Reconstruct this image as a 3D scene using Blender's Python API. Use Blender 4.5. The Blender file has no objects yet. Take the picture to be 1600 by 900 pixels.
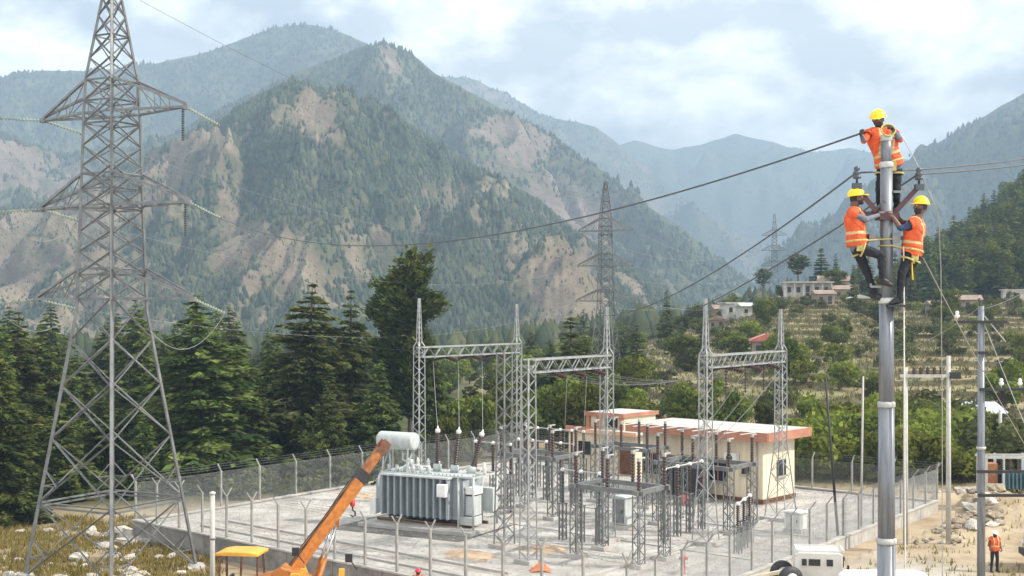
import bpy, math, random
import numpy as np
from mathutils import Vector, Matrix
random.seed(7)
rng = np.random.default_rng(7)
S = bpy.context.scene
COL = S.collection
R = math.radians
# ------------------------------------------------------------------ camera, sky, sun, exposure
F = 2000.0            # focal length in photograph pixels (1600 wide)
CAMZ = 11.0           # the viewpoint is about 11 m above the switch yard
HY = 480.0            # photograph row of the horizon
cam_d = bpy.data.cameras.new('camera'); cam = bpy.data.objects.new('camera', cam_d); COL.objects.link(cam)
cam.location = (0, 0, CAMZ); cam.rotation_euler = (R(90), 0, 0)
cam_d.sensor_width = 36; cam_d.lens = F/1600*36; cam_d.shift_y = (HY-450)/1600
cam_d.clip_start = 0.5; cam_d.clip_end = 30000
S.camera = cam
SUN_DIR = Vector((0.76, -0.16, 0.70)).normalized()
w = bpy.data.worlds.new('World'); S.world = w; w.use_nodes = True
nt = w.node_tree; N = nt.nodes; Lk = nt.links; N.clear()
out = N.new('ShaderNodeOutputWorld'); bg = N.new('ShaderNodeBackground'); bg.inputs['Strength'].default_value = 0.1
sky = N.new('ShaderNodeTexSky'); sky.sky_type = 'NISHITA'; sky.sun_disc = False
sky.sun_elevation = math.asin(SUN_DIR.z); sky.sun_rotation = math.atan2(SUN_DIR.x, SUN_DIR.y)
sky.altitude = 1500; sky.air_density = 1.0; sky.dust_density = 1.5
tc = N.new('ShaderNodeTexCoord'); mp = N.new('ShaderNodeMapping'); mp.inputs['Scale'].default_value = (1, 1, 1.7)
mp.inputs['Location'].default_value = (3.35, 1.2, 0.4)
n1 = N.new('ShaderNodeTexNoise'); n1.inputs['Scale'].default_value = 7.0; n1.inputs['Detail'].default_value = 8; n1.inputs['Roughness'].default_value = 0.5; n1.inputs['Distortion'].default_value = 0.2
n2 = N.new('ShaderNodeTexNoise'); n2.inputs['Scale'].default_value = 10.0; n2.inputs['Detail'].default_value = 6; n2.inputs['Roughness'].default_value = 0.55
r1 = N.new('ShaderNodeValToRGB'); r1.color_ramp.elements[0].position = 0.36; r1.color_ramp.elements[1].position = 0.50
r2 = N.new('ShaderNodeValToRGB'); r2.color_ramp.elements[0].position = 0.40; r2.color_ramp.elements[1].position = 0.60
r2.color_ramp.elements[0].color = (8.0, 8.3, 8.7, 1); r2.color_ramp.elements[1].color = (17.5, 17.0, 16.2, 1)
mx = N.new('ShaderNodeMixRGB')
mute = N.new('ShaderNodeMixRGB'); mute.inputs[0].default_value = 0.8; mute.inputs[2].default_value = (6.6, 7.0, 7.4, 1)
Lk.new(tc.outputs['Generated'], mp.inputs['Vector']); Lk.new(mp.outputs[0], n1.inputs['Vector']); Lk.new(mp.outputs[0], n2.inputs['Vector'])
Lk.new(n1.outputs['Fac'], r1.inputs[0]); Lk.new(n2.outputs['Fac'], r2.inputs[0])
Lk.new(sky.outputs[0], mute.inputs[1]); Lk.new(r1.outputs[0], mx.inputs[0]); Lk.new(mute.outputs[0], mx.inputs[1]); Lk.new(r2.outputs[0], mx.inputs[2])
Lk.new(mx.outputs[0], bg.inputs['Color']); Lk.new(bg.outputs[0], out.inputs['Surface'])
sun_d = bpy.data.lights.new('sun', 'SUN'); sun_d.energy = 5.0; sun_d.angle = R(0.8); sun_d.color = (1.0, 0.93, 0.82)
sun = bpy.data.objects.new('sun', sun_d); COL.objects.link(sun); sun.location = (60, 0, 80)
sun.rotation_euler = SUN_DIR.to_track_quat('Z', 'Y').to_euler()
S.view_settings.view_transform = 'Standard'; S.view_settings.look = 'None'; S.view_settings.gamma = 1
S.view_settings.exposure = 0.5
S.view_settings.use_curve_mapping = False
S.render.engine = 'CYCLES'
cy = S.cycles
cy.use_denoising = True
try: cy.denoiser = 'OPENIMAGEDENOISE'
except Exception: pass
cy.max_bounces = 5; cy.diffuse_bounces = 2; cy.glossy_bounces = 2; cy.transmission_bounces = 3; cy.transparent_max_bounces = 8; cy.volume_bounces = 0
HAZE = 3.4e-4

# ------------------------------------------------------------------ helpers
def P(px, py, Y):                       # a photograph pixel at depth Y -> world point
    return Vector(((px-800)/F*Y, Y, CAMZ-(py-HY)/F*Y))
def G(px, py, z=0.0):                   # a photograph pixel on the level z
    return P(px, py, (CAMZ-z)*F/(py-HY))

def node_mat(name, c, rough=0.7, metal=0.0, var=0.12, scale=3.0, bump=0.0, bscale=20.0, c2=None, spec=0.5, obj_rand=0.0, stretch=None):
    m = bpy.data.materials.new(name); m.use_nodes = True
    t = m.node_tree; b = t.nodes['Principled BSDF']
    b.inputs['Roughness'].default_value = rough; b.inputs['Metallic'].default_value = metal
    b.inputs['Specular IOR Level'].default_value = spec
    co = t.nodes.new('ShaderNodeTexCoord'); mpn = t.nodes.new('ShaderNodeMapping')
    if stretch: mpn.inputs['Scale'].default_value = stretch
    nz = t.nodes.new('ShaderNodeTexNoise'); nz.inputs['Scale'].default_value = scale; nz.inputs['Detail'].default_value = 7; nz.inputs['Roughness'].default_value = 0.65
    rp = t.nodes.new('ShaderNodeValToRGB'); rp.color_ramp.elements[0].position = 0.3; rp.color_ramp.elements[1].position = 0.7
    cc2 = c2 if c2 else tuple(max(0, x*(1-2.2*var)) for x in c)
    rp.color_ramp.elements[0].color = (*cc2, 1); rp.color_ramp.elements[1].color = (*[min(1, x*(1+var)) for x in c], 1)
    t.links.new(co.outputs['Object'], mpn.inputs[0]); t.links.new(mpn.outputs[0], nz.inputs['Vector']); t.links.new(nz.outputs['Fac'], rp.inputs[0])
    last = rp.outputs[0]
    if obj_rand > 0:
        oi = t.nodes.new('ShaderNodeObjectInfo'); hs = t.nodes.new('ShaderNodeHueSaturation')
        mr = t.nodes.new('ShaderNodeMapRange'); mr.inputs['To Min'].default_value = 1-obj_rand; mr.inputs['To Max'].default_value = 1+obj_rand
        mh = t.nodes.new('ShaderNodeMapRange'); mh.inputs['To Min'].default_value = 0.5-0.03*obj_rand; mh.inputs['To Max'].default_value = 0.5+0.03*obj_rand
        t.links.new(oi.outputs['Random'], mr.inputs[0]); t.links.new(oi.outputs['Random'], mh.inputs[0])
        t.links.new(mr.outputs[0], hs.inputs['Value']); t.links.new(mh.outputs[0], hs.inputs['Hue']); t.links.new(last, hs.inputs['Color']); last = hs.outputs[0]
    t.links.new(last, b.inputs['Base Color'])
    if bump > 0:
        nb = t.nodes.new('ShaderNodeTexNoise'); nb.inputs['Scale'].default_value = bscale; nb.inputs['Detail'].default_value = 5
        bp = t.nodes.new('ShaderNodeBump'); bp.inputs['Strength'].default_value = bump; bp.inputs['Distance'].default_value = 0.05
        t.links.new(co.outputs['Object'], nb.inputs['Vector']); t.links.new(nb.outputs['Fac'], bp.inputs['Height']); t.links.new(bp.outputs[0], b.inputs['Normal'])
    return m

def foliage_mat(name, c_dark, c_light, transl=0.35, obj_rand=0.25):
    m = bpy.data.materials.new(name); m.use_nodes = True
    t = m.node_tree; t.nodes.clear(); n = t.nodes
    o = n.new('ShaderNodeOutputMaterial'); d = n.new('ShaderNodeBsdfDiffuse'); tr = n.new('ShaderNodeBsdfTranslucent'); mxs = n.new('ShaderNodeMixShader')
    at = n.new('ShaderNodeAttribute'); at.attribute_name = 'tone'
    rp = n.new('ShaderNodeMixRGB'); rp.inputs[1].default_value = (*c_dark, 1); rp.inputs[2].default_value = (*c_light, 1)
    oi = n.new('ShaderNodeObjectInfo'); hs = n.new('ShaderNodeHueSaturation')
    mr = n.new('ShaderNodeMapRange'); mr.inputs['To Min'].default_value = 1-obj_rand; mr.inputs['To Max'].default_value = 1+obj_rand
    mh = n.new('ShaderNodeMapRange'); mh.inputs['To Min'].default_value = 0.485; mh.inputs['To Max'].default_value = 0.515
    t.links.new(oi.outputs['Random'], mr.inputs[0]); t.links.new(oi.outputs['Random'], mh.inputs[0])
    t.links.new(at.outputs['Fac'], rp.inputs[0]); t.links.new(rp.outputs[0], hs.inputs['Color']); t.links.new(mr.outputs[0], hs.inputs['Value']); t.links.new(mh.outputs[0], hs.inputs['Hue'])
    t.links.new(hs.outputs[0], d.inputs[0]); t.links.new(hs.outputs[0], tr.inputs[0]); mxs.inputs[0].default_value = transl
    t.links.new(d.outputs[0], mxs.inputs[1]); t.links.new(tr.outputs[0], mxs.inputs[2]); t.links.new(mxs.outputs[0], o.inputs[0])
    return m

def fast_mesh(name, V, Fc, attrs=None, smooth=False):
    V = np.asarray(V, dtype=np.float32); Fc = np.asarray(Fc, dtype=np.int32); k = Fc.shape[1]
    me = bpy.data.meshes.new(name)
    me.vertices.add(len(V)); me.vertices.foreach_set('co', V.ravel())
    me.loops.add(Fc.size); me.loops.foreach_set('vertex_index', Fc.ravel())
    me.polygons.add(len(Fc)); me.polygons.foreach_set('loop_start', np.arange(0, Fc.size, k, dtype=np.int32))
    if smooth: me.polygons.foreach_set('use_smooth', np.ones(len(Fc), dtype=bool))
    for an, av in (attrs or {}).items():
        a = me.attributes.new(an, 'FLOAT', 'POINT'); a.data.foreach_set('value', np.asarray(av, dtype=np.float32))
    me.update(calc_edges=True); me.validate()
    return me
KIDS = {}
def link(name, me, mats=None, parent=None, loc=None):
    o = bpy.data.objects.new(name, me); COL.objects.link(o)
    if mats is not None and me is not None and len(me.materials) == 0:
        for m in (mats if isinstance(mats, (list, tuple)) else [mats]): me.materials.append(m)
    if parent is not None: o.parent = parent; KIDS.setdefault(parent.name, []).append(o)
    if loc is not None: o.location = loc
    return o
def tag(o, label=None, cat=None, group=None, kind=None):
    if label: o['label'] = label
    if cat: o['category'] = cat
    if group: o['group'] = group
    if kind: o['kind'] = kind
    return o
def thing(name, label, cat, loc=(0, 0, 0), rz=0.0, group=None):
    o = bpy.data.objects.new(name, None); COL.objects.link(o); o.empty_display_size = 0.2
    o.location = loc; o.rotation_euler = (0, 0, rz)
    return tag(o, label, cat, group)
def copy_tree(o, parent=None):
    c = o.copy(); COL.objects.link(c)
    if parent is not None: c.parent = parent; KIDS.setdefault(parent.name, []).append(c)
    for ch in list(KIDS.get(o.name, [])): copy_tree(ch, c)
    return c

class MB:
    """collects boxes, bars and tubes and links them as one mesh object"""
    def __init__(s): s.v = []; s.f = []; s.m = []; s.cm = 0; s.sm = []; s.csm = False
    def mat(s, i): s.cm = i; return s
    def smooth(s, b=True): s.csm = b; return s
    def add(s, vs, fs):
        o = len(s.v); s.v.extend([tuple(x) for x in vs])
        for f in fs: s.f.append(tuple(i+o for i in f)); s.m.append(s.cm); s.sm.append(s.csm)
        return s
    def box(s, c, size, rz=0.0, M=None):
        x, y, z = size[0]/2, size[1]/2, size[2]/2
        vs = [Vector((a, b, d)) for d in (-z, z) for b in (-y, y) for a in (-x, x)]
        if M is None: M = Matrix.Rotation(rz, 3, 'Z')
        c = Vector(c)
        return s.add([M @ v + c for v in vs], [(0, 2, 3, 1), (4, 5, 7, 6), (0, 1, 5, 4), (2, 6, 7, 3), (0, 4, 6, 2), (1, 3, 7, 5)])
    def bar(s, a, b, w=0.08, h=None, up=(0, 0, 1)):
        a = Vector(a); b = Vector(b); d = (b-a); 
        if d.length < 1e-6: return s
        d.normalize(); up = Vector(up)
        if abs(d.dot(up)) > 0.98: up = Vector((1, 0, 0))
        sx = d.cross(up).normalized(); sy = sx.cross(d).normalized(); h = h or w
        vs = [p+sx*i*w/2+sy*j*h/2 for p in (a, b) for i, j in ((-1, -1), (1, -1), (1, 1), (-1, 1))]
        return s.add(vs, [(0, 1, 2, 3), (7, 6, 5, 4), (0, 4, 5, 1), (1, 5, 6, 2), (2, 6, 7, 3), (3, 7, 4, 0)])
    def angle(s, a, b, w=0.08, t=0.012, up=(0, 0, 1), up2=None):       # an L-section steel angle
        a = Vector(a); b = Vector(b); d = (b-a).normalized(); up = Vector(up)
        if abs(d.dot(up)) > 0.98: up = Vector((1, 0, 0))
        sx = d.cross(up).normalized(); sy = sx.cross(d).normalized()
        prof = [(0, 0), (w, 0), (w, t), (t, t), (t, w), (0, w)]
        vs = [p+sx*(i-w*.3)+sy*(j-w*.3) for p in (a, b) for i, j in prof]
        fs = [(k, (k+1) % 6, 6+(k+1) % 6, 6+k) for k in range(6)] + [(5, 4, 3, 2, 1, 0), (6, 7, 8, 9, 10, 11)]
        return s.add(vs, fs)
    def tube(s, a, b, r0, r1=None, n=8, caps=True):
        r1 = r0 if r1 is None else r1
        return s.poly([a, b], [r0, r1], n, caps)
    def poly(s, pts, rad, n=6, caps=True):
        pts = [Vector(p) for p in pts]; m = len(pts)
        if not isinstance(rad, (list, tuple)): rad = [rad]*m
        vs = []; ref = None
        for i, p in enumerate(pts):
            d = (pts[min(i+1, m-1)]-pts[max(i-1, 0)])
            d = d.normalized() if d.length > 1e-9 else Vector((0, 0, 1))
            if ref is None: ref = Vector((0, 0, 1)) if abs(d.z) < 0.95 else Vector((1, 0, 0))
            sx = d.cross(ref)
            if sx.length < 1e-4: sx = d.cross(Vector((0.3, 1, 0.2)))
            sx.normalize(); sy = sx.cross(d).normalized(); 
            for k in range(n):
                t = 2*math.pi*k/n; vs.append(p+sx*math.cos(t)*rad[i]+sy*math.sin(t)*rad[i])
        fs = [(i*n+k, i*n+(k+1) % n, (i+1)*n+(k+1) % n, (i+1)*n+k) for i in range(m-1) for k in range(n)]
        if caps: fs += [tuple(range(n-1, -1, -1)), tuple((m-1)*n+k for k in range(n))]
        return s.add(vs, fs)
    def lathe(s, prof, n=12, base=(0, 0, 0), axis=(0, 0, 1)):          # prof: (radius, distance along the axis)
        ax = Vector(axis).normalized(); base = Vector(base)
        ref = Vector((0, 0, 1)) if abs(ax.z) < 0.95 else Vector((1, 0, 0))
        sx = ax.cross(ref).normalized(); sy = ax.cross(sx)
        vs = [base+ax*h+(sx*math.cos(2*math.pi*k/n)+sy*math.sin(2*math.pi*k/n))*max(r, 1e-4) for r, h in prof for k in range(n)]
        m = len(prof)
        fs = [(i*n+k, i*n+(k+1) % n, (i+1)*n+(k+1) % n, (i+1)*n+k) for i in range(m-1) for k in range(n)]
        fs += [tuple(range(n-1, -1, -1)), tuple((m-1)*n+k for k in range(n))]
        return s.add(vs, fs)
    def prism(s, poly, z0, z1):
        n = len(poly); vs = [(x, y, z0) for x, y in poly]+[(x, y, z1) for x, y in poly]
        return s.add(vs, [tuple(range(n-1, -1, -1)), tuple(range(n, 2*n))]+[(i, (i+1) % n, n+(i+1) % n, n+i) for i in range(n)])
    def extr(s, poly, a, b, M=None):                                   # poly in (x,z), extruded in y from a to b
        n = len(poly); vs = [Vector((x, a, z)) for x, z in poly]+[Vector((x, b, z)) for x, z in poly]
        if M is not None: vs = [M @ v for v in vs]
        return s.add(vs, [tuple(range(n)), tuple(range(2*n-1, n-1, -1))]+[(i, n+i, n+(i+1) % n, (i+1) % n) for i in range(n)])
    def build(s, name, mats, parent=None, world=False, kind=None, bevel=0.0):
        org = Vector((0, 0, 0))
        if world and parent is not None:
            pr = parent
            while pr is not None: org = org+pr.location; pr = pr.parent
        me = bpy.data.meshes.new(name); me.from_pydata([tuple(Vector(v)-org) for v in s.v], [], s.f)
        for m in (mats if isinstance(mats, (list, tuple)) else [mats]): me.materials.append(m)
        me.polygons.foreach_set('material_index', s.m); me.polygons.foreach_set('use_smooth', s.sm)
        me.validate(); me.update()
        o = link(name, me, None, parent)
        if bevel > 0:
            bv = o.modifiers.new('edge', 'BEVEL'); bv.width = bevel; bv.segments = 2; bv.limit_method = 'ANGLE'
        if kind: o['kind'] = kind
        return o

def perlin(x, y, seed=0):
    x = np.asarray(x, dtype=np.float64); y = np.asarray(y, dtype=np.float64)
    xi = np.floor(x).astype(np.int64); yi = np.floor(y).astype(np.int64); xf = x-xi; yf = y-yi
    def g(ix, iy):
        h = (ix*374761393+iy*668265263+seed*2147483647) & 0xFFFFFFFF
        h = ((h ^ (h >> 13))*1274126177) & 0xFFFFFFFF
        a = ((h ^ (h >> 16)) & 0xFFFF)/65535.0*2*np.pi
        return np.cos(a), np.sin(a)
    u = xf*xf*xf*(xf*(xf*6-15)+10); v = yf*yf*yf*(yf*(yf*6-15)+10)
    def d(ox, oy): 
        gx, gy = g(xi+ox, yi+oy); return gx*(xf-ox)+gy*(yf-oy)
    a = d(0, 0)*(1-u)+d(1, 0)*u; b = d(0, 1)*(1-u)+d(1, 1)*u
    return (a*(1-v)+b*v)*1.5
def fbm(x, y, o=5, seed=0, rough=0.5):
    s = 0; a = 1; t = 0
    for i in range(o): s = s+a*perlin(x*2**i, y*2**i, seed+i*17); t += a; a *= rough
    return s/t
def ridged(x, y, o=5, seed=0):
    s = 0; a = 1; t = 0
    for i in range(o): s = s+a*(1-np.abs(perlin(x*2**i, y*2**i, seed+i*31))*2); t += a; a *= 0.5
    return s/t
def sstep(a, b, x):
    t = np.clip((x-a)/(b-a), 0, 1); return t*t*(3-2*t)
# ------------------------------------------------------------------ materials
M_STEEL = node_mat('galvanised_steel', (0.36, 0.37, 0.37), 0.5, 0.35, 0.18, 4)
M_STEELT = node_mat('dull_tower_steel', (0.19, 0.195, 0.195), 0.5, 0.3, 0.2, 1.2)
M_STEELD = node_mat('weathered_steel', (0.22, 0.225, 0.225), 0.55, 0.35, 0.18, 3)
M_STEELL = node_mat('pale_galvanised_steel', (0.47, 0.47, 0.45), 0.5, 0.25, 0.15, 3)
M_POLE = node_mat('tubular_pole_steel', (0.21, 0.225, 0.25), 0.42, 0.35, 0.24, 2.6, stretch=(4, 4, 0.3))
M_POLE2 = node_mat('concrete_pole', (0.46, 0.45, 0.42), 0.8, 0, 0.1, 3)
M_GREENPOLE = node_mat('grey_green_pole_paint', (0.25, 0.29, 0.28), 0.5, 0.1, 0.12, 2)
M_CONC = node_mat('concrete', (0.44, 0.42, 0.39), 0.85, 0, 0.15, 1.5, 0.3, 12)
M_CONCD = node_mat('stained_concrete_wall', (0.27, 0.255, 0.235), 0.9, 0, 0.25, 1.2, 0.4, 8)
M_GRAVEL = node_mat('white_gravel', (0.53, 0.515, 0.49), 0.9, 0, 0.14, 0.6, 1.0, 26, c2=(0.29, 0.27, 0.24))
M_POSTG = node_mat('grey_fence_post', (0.32, 0.315, 0.295), 0.85, 0, 0.15, 3)
M_HAIR = node_mat('black_hair', (0.012, 0.011, 0.01), 0.6, 0, 0.1, 20)
M_SOIL = node_mat('orange_soil', (0.46, 0.335, 0.225), 0.95, 0, 0.25, 1.6, 0.6, 9)
M_ROCK = node_mat('pale_rock', (0.50, 0.46, 0.40), 0.9, 0, 0.18, 2.5, 0.5, 6, obj_rand=0.25)
M_ROCKB = node_mat('brown_rock', (0.31, 0.25, 0.18), 0.92, 0, 0.22, 2.5, 0.5, 6, obj_rand=0.3)
M_CREAM = node_mat('cream_plaster', (0.75, 0.655, 0.49), 0.85, 0, 0.08, 1.1, c2=(0.56, 0.47, 0.34), stretch=(2, 2, .35))
M_HWALL = node_mat('dull_whitewash', (0.56, 0.54, 0.50), 0.85, 0, 0.12, 0.9, c2=(0.40, 0.38, 0.34))
M_EXT = node_mat('worn_orange_steel', (0.34, 0.125, 0.035), 0.6, 0.1, 0.3, 5)
M_TERRA = node_mat('terracotta_paint', (0.52, 0.20, 0.10), 0.8, 0, 0.12, 1.2)
M_PINK = node_mat('salmon_paint', (0.68, 0.40, 0.25), 0.8, 0, 0.10, 1.2)
M_WHITE = node_mat('white_paint', (0.78, 0.77, 0.74), 0.6, 0, 0.06, 2)
M_ROOFW = node_mat('roof_slab_whitewash', (0.52, 0.51, 0.48), 0.85, 0, 0.15, 0.9, c2=(0.34, 0.33, 0.30))
M_TRAFO = node_mat('transformer_grey_paint', (0.33, 0.375, 0.40), 0.45, 0, 0.10, 1.6, c2=(0.23, 0.26, 0.275), stretch=(2.5, 2.5, .5))
M_TRAFOL = node_mat('pale_transformer_paint', (0.48, 0.52, 0.515), 0.42, 0, 0.08, 1.5, c2=(0.37, 0.39, 0.38), stretch=(2.5, 2.5, .6))
M_BLACK = node_mat('black_rubber', (0.02, 0.02, 0.022), 0.6, 0, 0.2, 4)
M_DARK = node_mat('dark_opening', (0.035, 0.035, 0.04), 0.4, 0, 0.1, 2)
M_BROWNINS = node_mat('brown_porcelain', (0.055, 0.028, 0.022), 0.25, 0, 0.15, 5)
M_DARKINS = node_mat('dark_grey_insulator', (0.06, 0.07, 0.08), 0.3, 0, 0.15, 5)
M_GLASSINS = node_mat('pale_green_insulator', (0.30, 0.35, 0.27), 0.4, 0, 0.1, 8)
M_WHITEINS = node_mat('white_porcelain', (0.72, 0.72, 0.68), 0.3, 0, 0.05, 5)
M_WIRE = node_mat('aluminium_conductor', (0.09, 0.095, 0.10), 0.5, 0.4, 0.1, 2)
M_WIREL = node_mat('pale_conductor', (0.34, 0.34, 0.33), 0.5, 0.3, 0.1, 2)
M_ROPE = node_mat('pale_rope', (0.62, 0.60, 0.54), 0.9, 0, 0.1, 30)
M_ORANGE = node_mat('orange_crane_paint', (0.46, 0.155, 0.017), 0.55, 0, 0.12, 4.5, c2=(0.23, 0.08, 0.016))
M_YELLOW = node_mat('yellow_canopy_paint', (0.72, 0.37, 0.04), 0.45, 0, 0.12, 2)
M_RUST = node_mat('rusty_brown_steel', (0.16, 0.07, 0.035), 0.7, 0.1, 0.3, 5)
M_MAROON = node_mat('maroon_bracket_paint', (0.085, 0.035, 0.04), 0.5, 0.2, 0.2, 6)
M_RED = node_mat('red_paint', (0.52, 0.045, 0.03), 0.45, 0, 0.1, 4)
M_CHROME = node_mat('bright_piston', (0.6, 0.6, 0.6), 0.2, 0.9, 0.05, 4)
M_GLASS = node_mat('dark_window_glass', (0.03, 0.035, 0.04), 0.08, 0, 0.1, 1)
M_TEAL = node_mat('teal_blue_paint', (0.10, 0.19, 0.22), 0.5, 0, 0.12, 2)
M_BLUEPALE = node_mat('pale_blue_paint', (0.42, 0.48, 0.53), 0.5, 0, 0.1, 2)
M_LAV = node_mat('pale_blue_sheet', (0.46, 0.49, 0.62), 0.5, 0.1, 0.08, 1)
M_ORANGEB = node_mat('rusty_orange_board', (0.42, 0.18, 0.08), 0.8, 0, 0.25, 2)
M_CREAMV = node_mat('cream_truck_paint', (0.60, 0.54, 0.40), 0.5, 0, 0.12, 2)
M_JEEP = node_mat('dusty_white_paint', (0.66, 0.64, 0.59), 0.45, 0, 0.1, 1.5)
M_BARK = node_mat('grey_brown_bark', (0.13, 0.10, 0.075), 0.95, 0, 0.25, 4, 0.6, 10, stretch=(4, 4, 0.7))
M_REDROOF = node_mat('red_sheet_roof', (0.50, 0.16, 0.13), 0.6, 0, 0.12, 0.8)
M_BROWNROOF = node_mat('brown_slate_roof', (0.30, 0.22, 0.17), 0.85, 0, 0.2, 0.8)
M_STONEW = node_mat('stone_wall', (0.34, 0.28, 0.22), 0.9, 0, 0.2, 1.5, 0.4, 4)
M_SKIN = node_mat('skin', (0.13, 0.065, 0.042), 0.55, 0, 0.08, 12)
M_VEST = node_mat('orange_safety_vest', (0.68, 0.10, 0.022), 0.8, 0, 0.14, 7, 0.6, 14, c2=(0.42, 0.062, 0.018))
M_VESTT = node_mat('reflective_tape', (0.50, 0.38, 0.17), 0.45, 0, 0.06, 9)
M_TROU = node_mat('dark_trousers', (0.011, 0.013, 0.019), 0.85, 0, 0.2, 8)
M_NAVY = node_mat('navy_shirt', (0.03, 0.045, 0.10), 0.85, 0, 0.15, 8)
M_GREYSH = node_mat('grey_shirt', (0.15, 0.16, 0.19), 0.85, 0, 0.15, 8)
M_BOOT = node_mat('black_boots', (0.015, 0.014, 0.014), 0.5, 0, 0.1, 8)
M_GLOVE = node_mat('dark_gloves', (0.04, 0.037, 0.035), 0.8, 0, 0.1, 8)
M_GLOVEY = node_mat('tan_gloves', (0.48, 0.36, 0.12), 0.8, 0, 0.1, 8)
M_HELM = node_mat('yellow_helmet', (0.90, 0.60, 0.015), 0.3, 0, 0.04, 8)
M_HELMW = node_mat('white_helmet', (0.8, 0.8, 0.76), 0.3, 0, 0.04, 8)
M_HELMR = node_mat('red_helmet', (0.62, 0.03, 0.05), 0.3, 0, 0.04, 8)
M_WEB = node_mat('tan_harness_webbing', (0.46, 0.38, 0.13), 0.8, 0, 0.12, 20)
M_EYE = node_mat('eye', (0.55, 0.53, 0.5), 0.3, 0, 0.02, 8)
M_CONIF = foliage_mat('cedar_needles', (0.055, 0.088, 0.032), (0.25, 0.285, 0.075), 0.4, 0.25)
M_PINE = foliage_mat('pine_needles', (0.045, 0.070, 0.026), (0.16, 0.19, 0.05), 0.25, 0.25)
M_BROAD = foliage_mat('broad_leaves', (0.055, 0.075, 0.020), (0.20, 0.225, 0.045), 0.35, 0.4)
M_BUSHG = foliage_mat('thicket_leaves', (0.080, 0.105, 0.022), (0.27, 0.30, 0.055), 0.4, 0.35)
M_SCRUB = foliage_mat('scrub_leaves', (0.060, 0.075, 0.030), (0.150, 0.160, 0.060), 0.3, 0.35)
M_FARTREE = foliage_mat('hill_forest', (0.042, 0.060, 0.040), (0.108, 0.124, 0.068), 0.15, 0.0)
M_OLIVEG = foliage_mat('olive_grass', (0.09, 0.095, 0.038), (0.235, 0.205, 0.09), 0.3, 0.0)
M_STRAW = foliage_mat('dry_grass', (0.14, 0.13, 0.04), (0.34, 0.27, 0.09), 0.3, 0.0)
# ------------------------------------------------------------------ ground, terraces, hills
HC = np.array([(-4000, -1.2), (700, -1.2), (860, -0.8), (940, 0.8), (1000, 3), (1050, 6), (1100, 7.5), (1140, 9.6), (1200, 12.2), (1240, 13.6), (1300, 13.8), (1350, 12.5), (1420, 11.3), (1500, 11.3), (1600, 12), (1900, 14), (6000, 16)])
FC = np.array([(-4000, 0), (1370, 0), (1410, 4), (1440, 13), (1500, 23), (1560, 32), (1600, 38), (1700, 54), (1900, 80), (2400, 110), (6000, 120)])
Y0H, Y1H = 98.0, 255.0
YW = np.array((-19.2, 65.3)); YS = np.array((4.0, 44.5)); YE = np.array((23.9, 72.0)); YN = YW+YE-YS
UV = (YS-YW)/np.linalg.norm(YS-YW); VV = (YE-YS)/np.linalg.norm(YE-YS)     # along the front fence, along the side fence
def ground_parts(x, y):
    x = np.asarray(x, float); y = np.asarray(y, float)
    px = 800+F*x/np.maximum(y, 3)
    base = -0.85+0.70*sstep(2, 17, x)*sstep(15, 45, y)+0.10*fbm(x/6, y/6, 3, 3)*sstep(12, 30, np.abs(y-64)+12)
    base = base-1.6*sstep(85, 120, y)*sstep(10, -30, x)
    hc = np.interp(px, HC[:, 0], HC[:, 1])+0.8
    s = np.clip((y-Y0H)/(Y1H-Y0H), 0, 1)
    h = np.where(y <= Y1H, hc*s**1.05, hc-0.030*(y-Y1H))
    h = h+fbm(x/45, y/45, 3, 11)*1.0*sstep(105, 150, y)*sstep(0.5, 3, hc)
    step = 0.78
    off = 0.75*fbm(x/32, y/32, 3, 21)
    q = h/step+off; fl = np.floor(q); fr = q-fl
    zt = step*(fl+0.28*fr+0.72*sstep(0.80, 0.97, fr)-off)
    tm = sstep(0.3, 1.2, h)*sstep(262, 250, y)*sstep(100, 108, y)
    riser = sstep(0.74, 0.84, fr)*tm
    z = base+h*(1-tm)+zt*tm
    fc = np.interp(px, FC[:, 0], FC[:, 1])
    z = z+fc*np.clip((y-268)/155, 0, 1)-fc*0.5*np.clip((y-440)/200, 0, 1)
    z = z-18*sstep(330, 800, y)*(1-np.clip(fc/20, 0, 1))
    # the rubble bank beside the yard on the right
    bank = np.exp(-(((x-26)/5.0)**2+((y-68)/5.5)**2))*1.3*(1+.5*fbm(x/1.6, y/1.6, 3, 77))
    return z+bank, riser, tm
def gz(x, y): return float(ground_parts(np.array([x]), np.array([y]))[0][0])

rows = np.concatenate([np.arange(2, 95, 1.0), np.arange(95, 262, 0.5), np.arange(262, 470, 2.5), np.geomspace(470, 6800, 36)])
cols = np.concatenate([np.linspace(-2200, -700, 10)[:-1], np.arange(-700, 850, 14.0), np.arange(850, 1800, 4.5), np.linspace(1800, 3800, 12)])
GY, GX = np.meshgrid(rows, cols, indexing='ij'); XX = (GX-800)/F*GY
ZZ, RI, TM = ground_parts(XX, GY)
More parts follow.
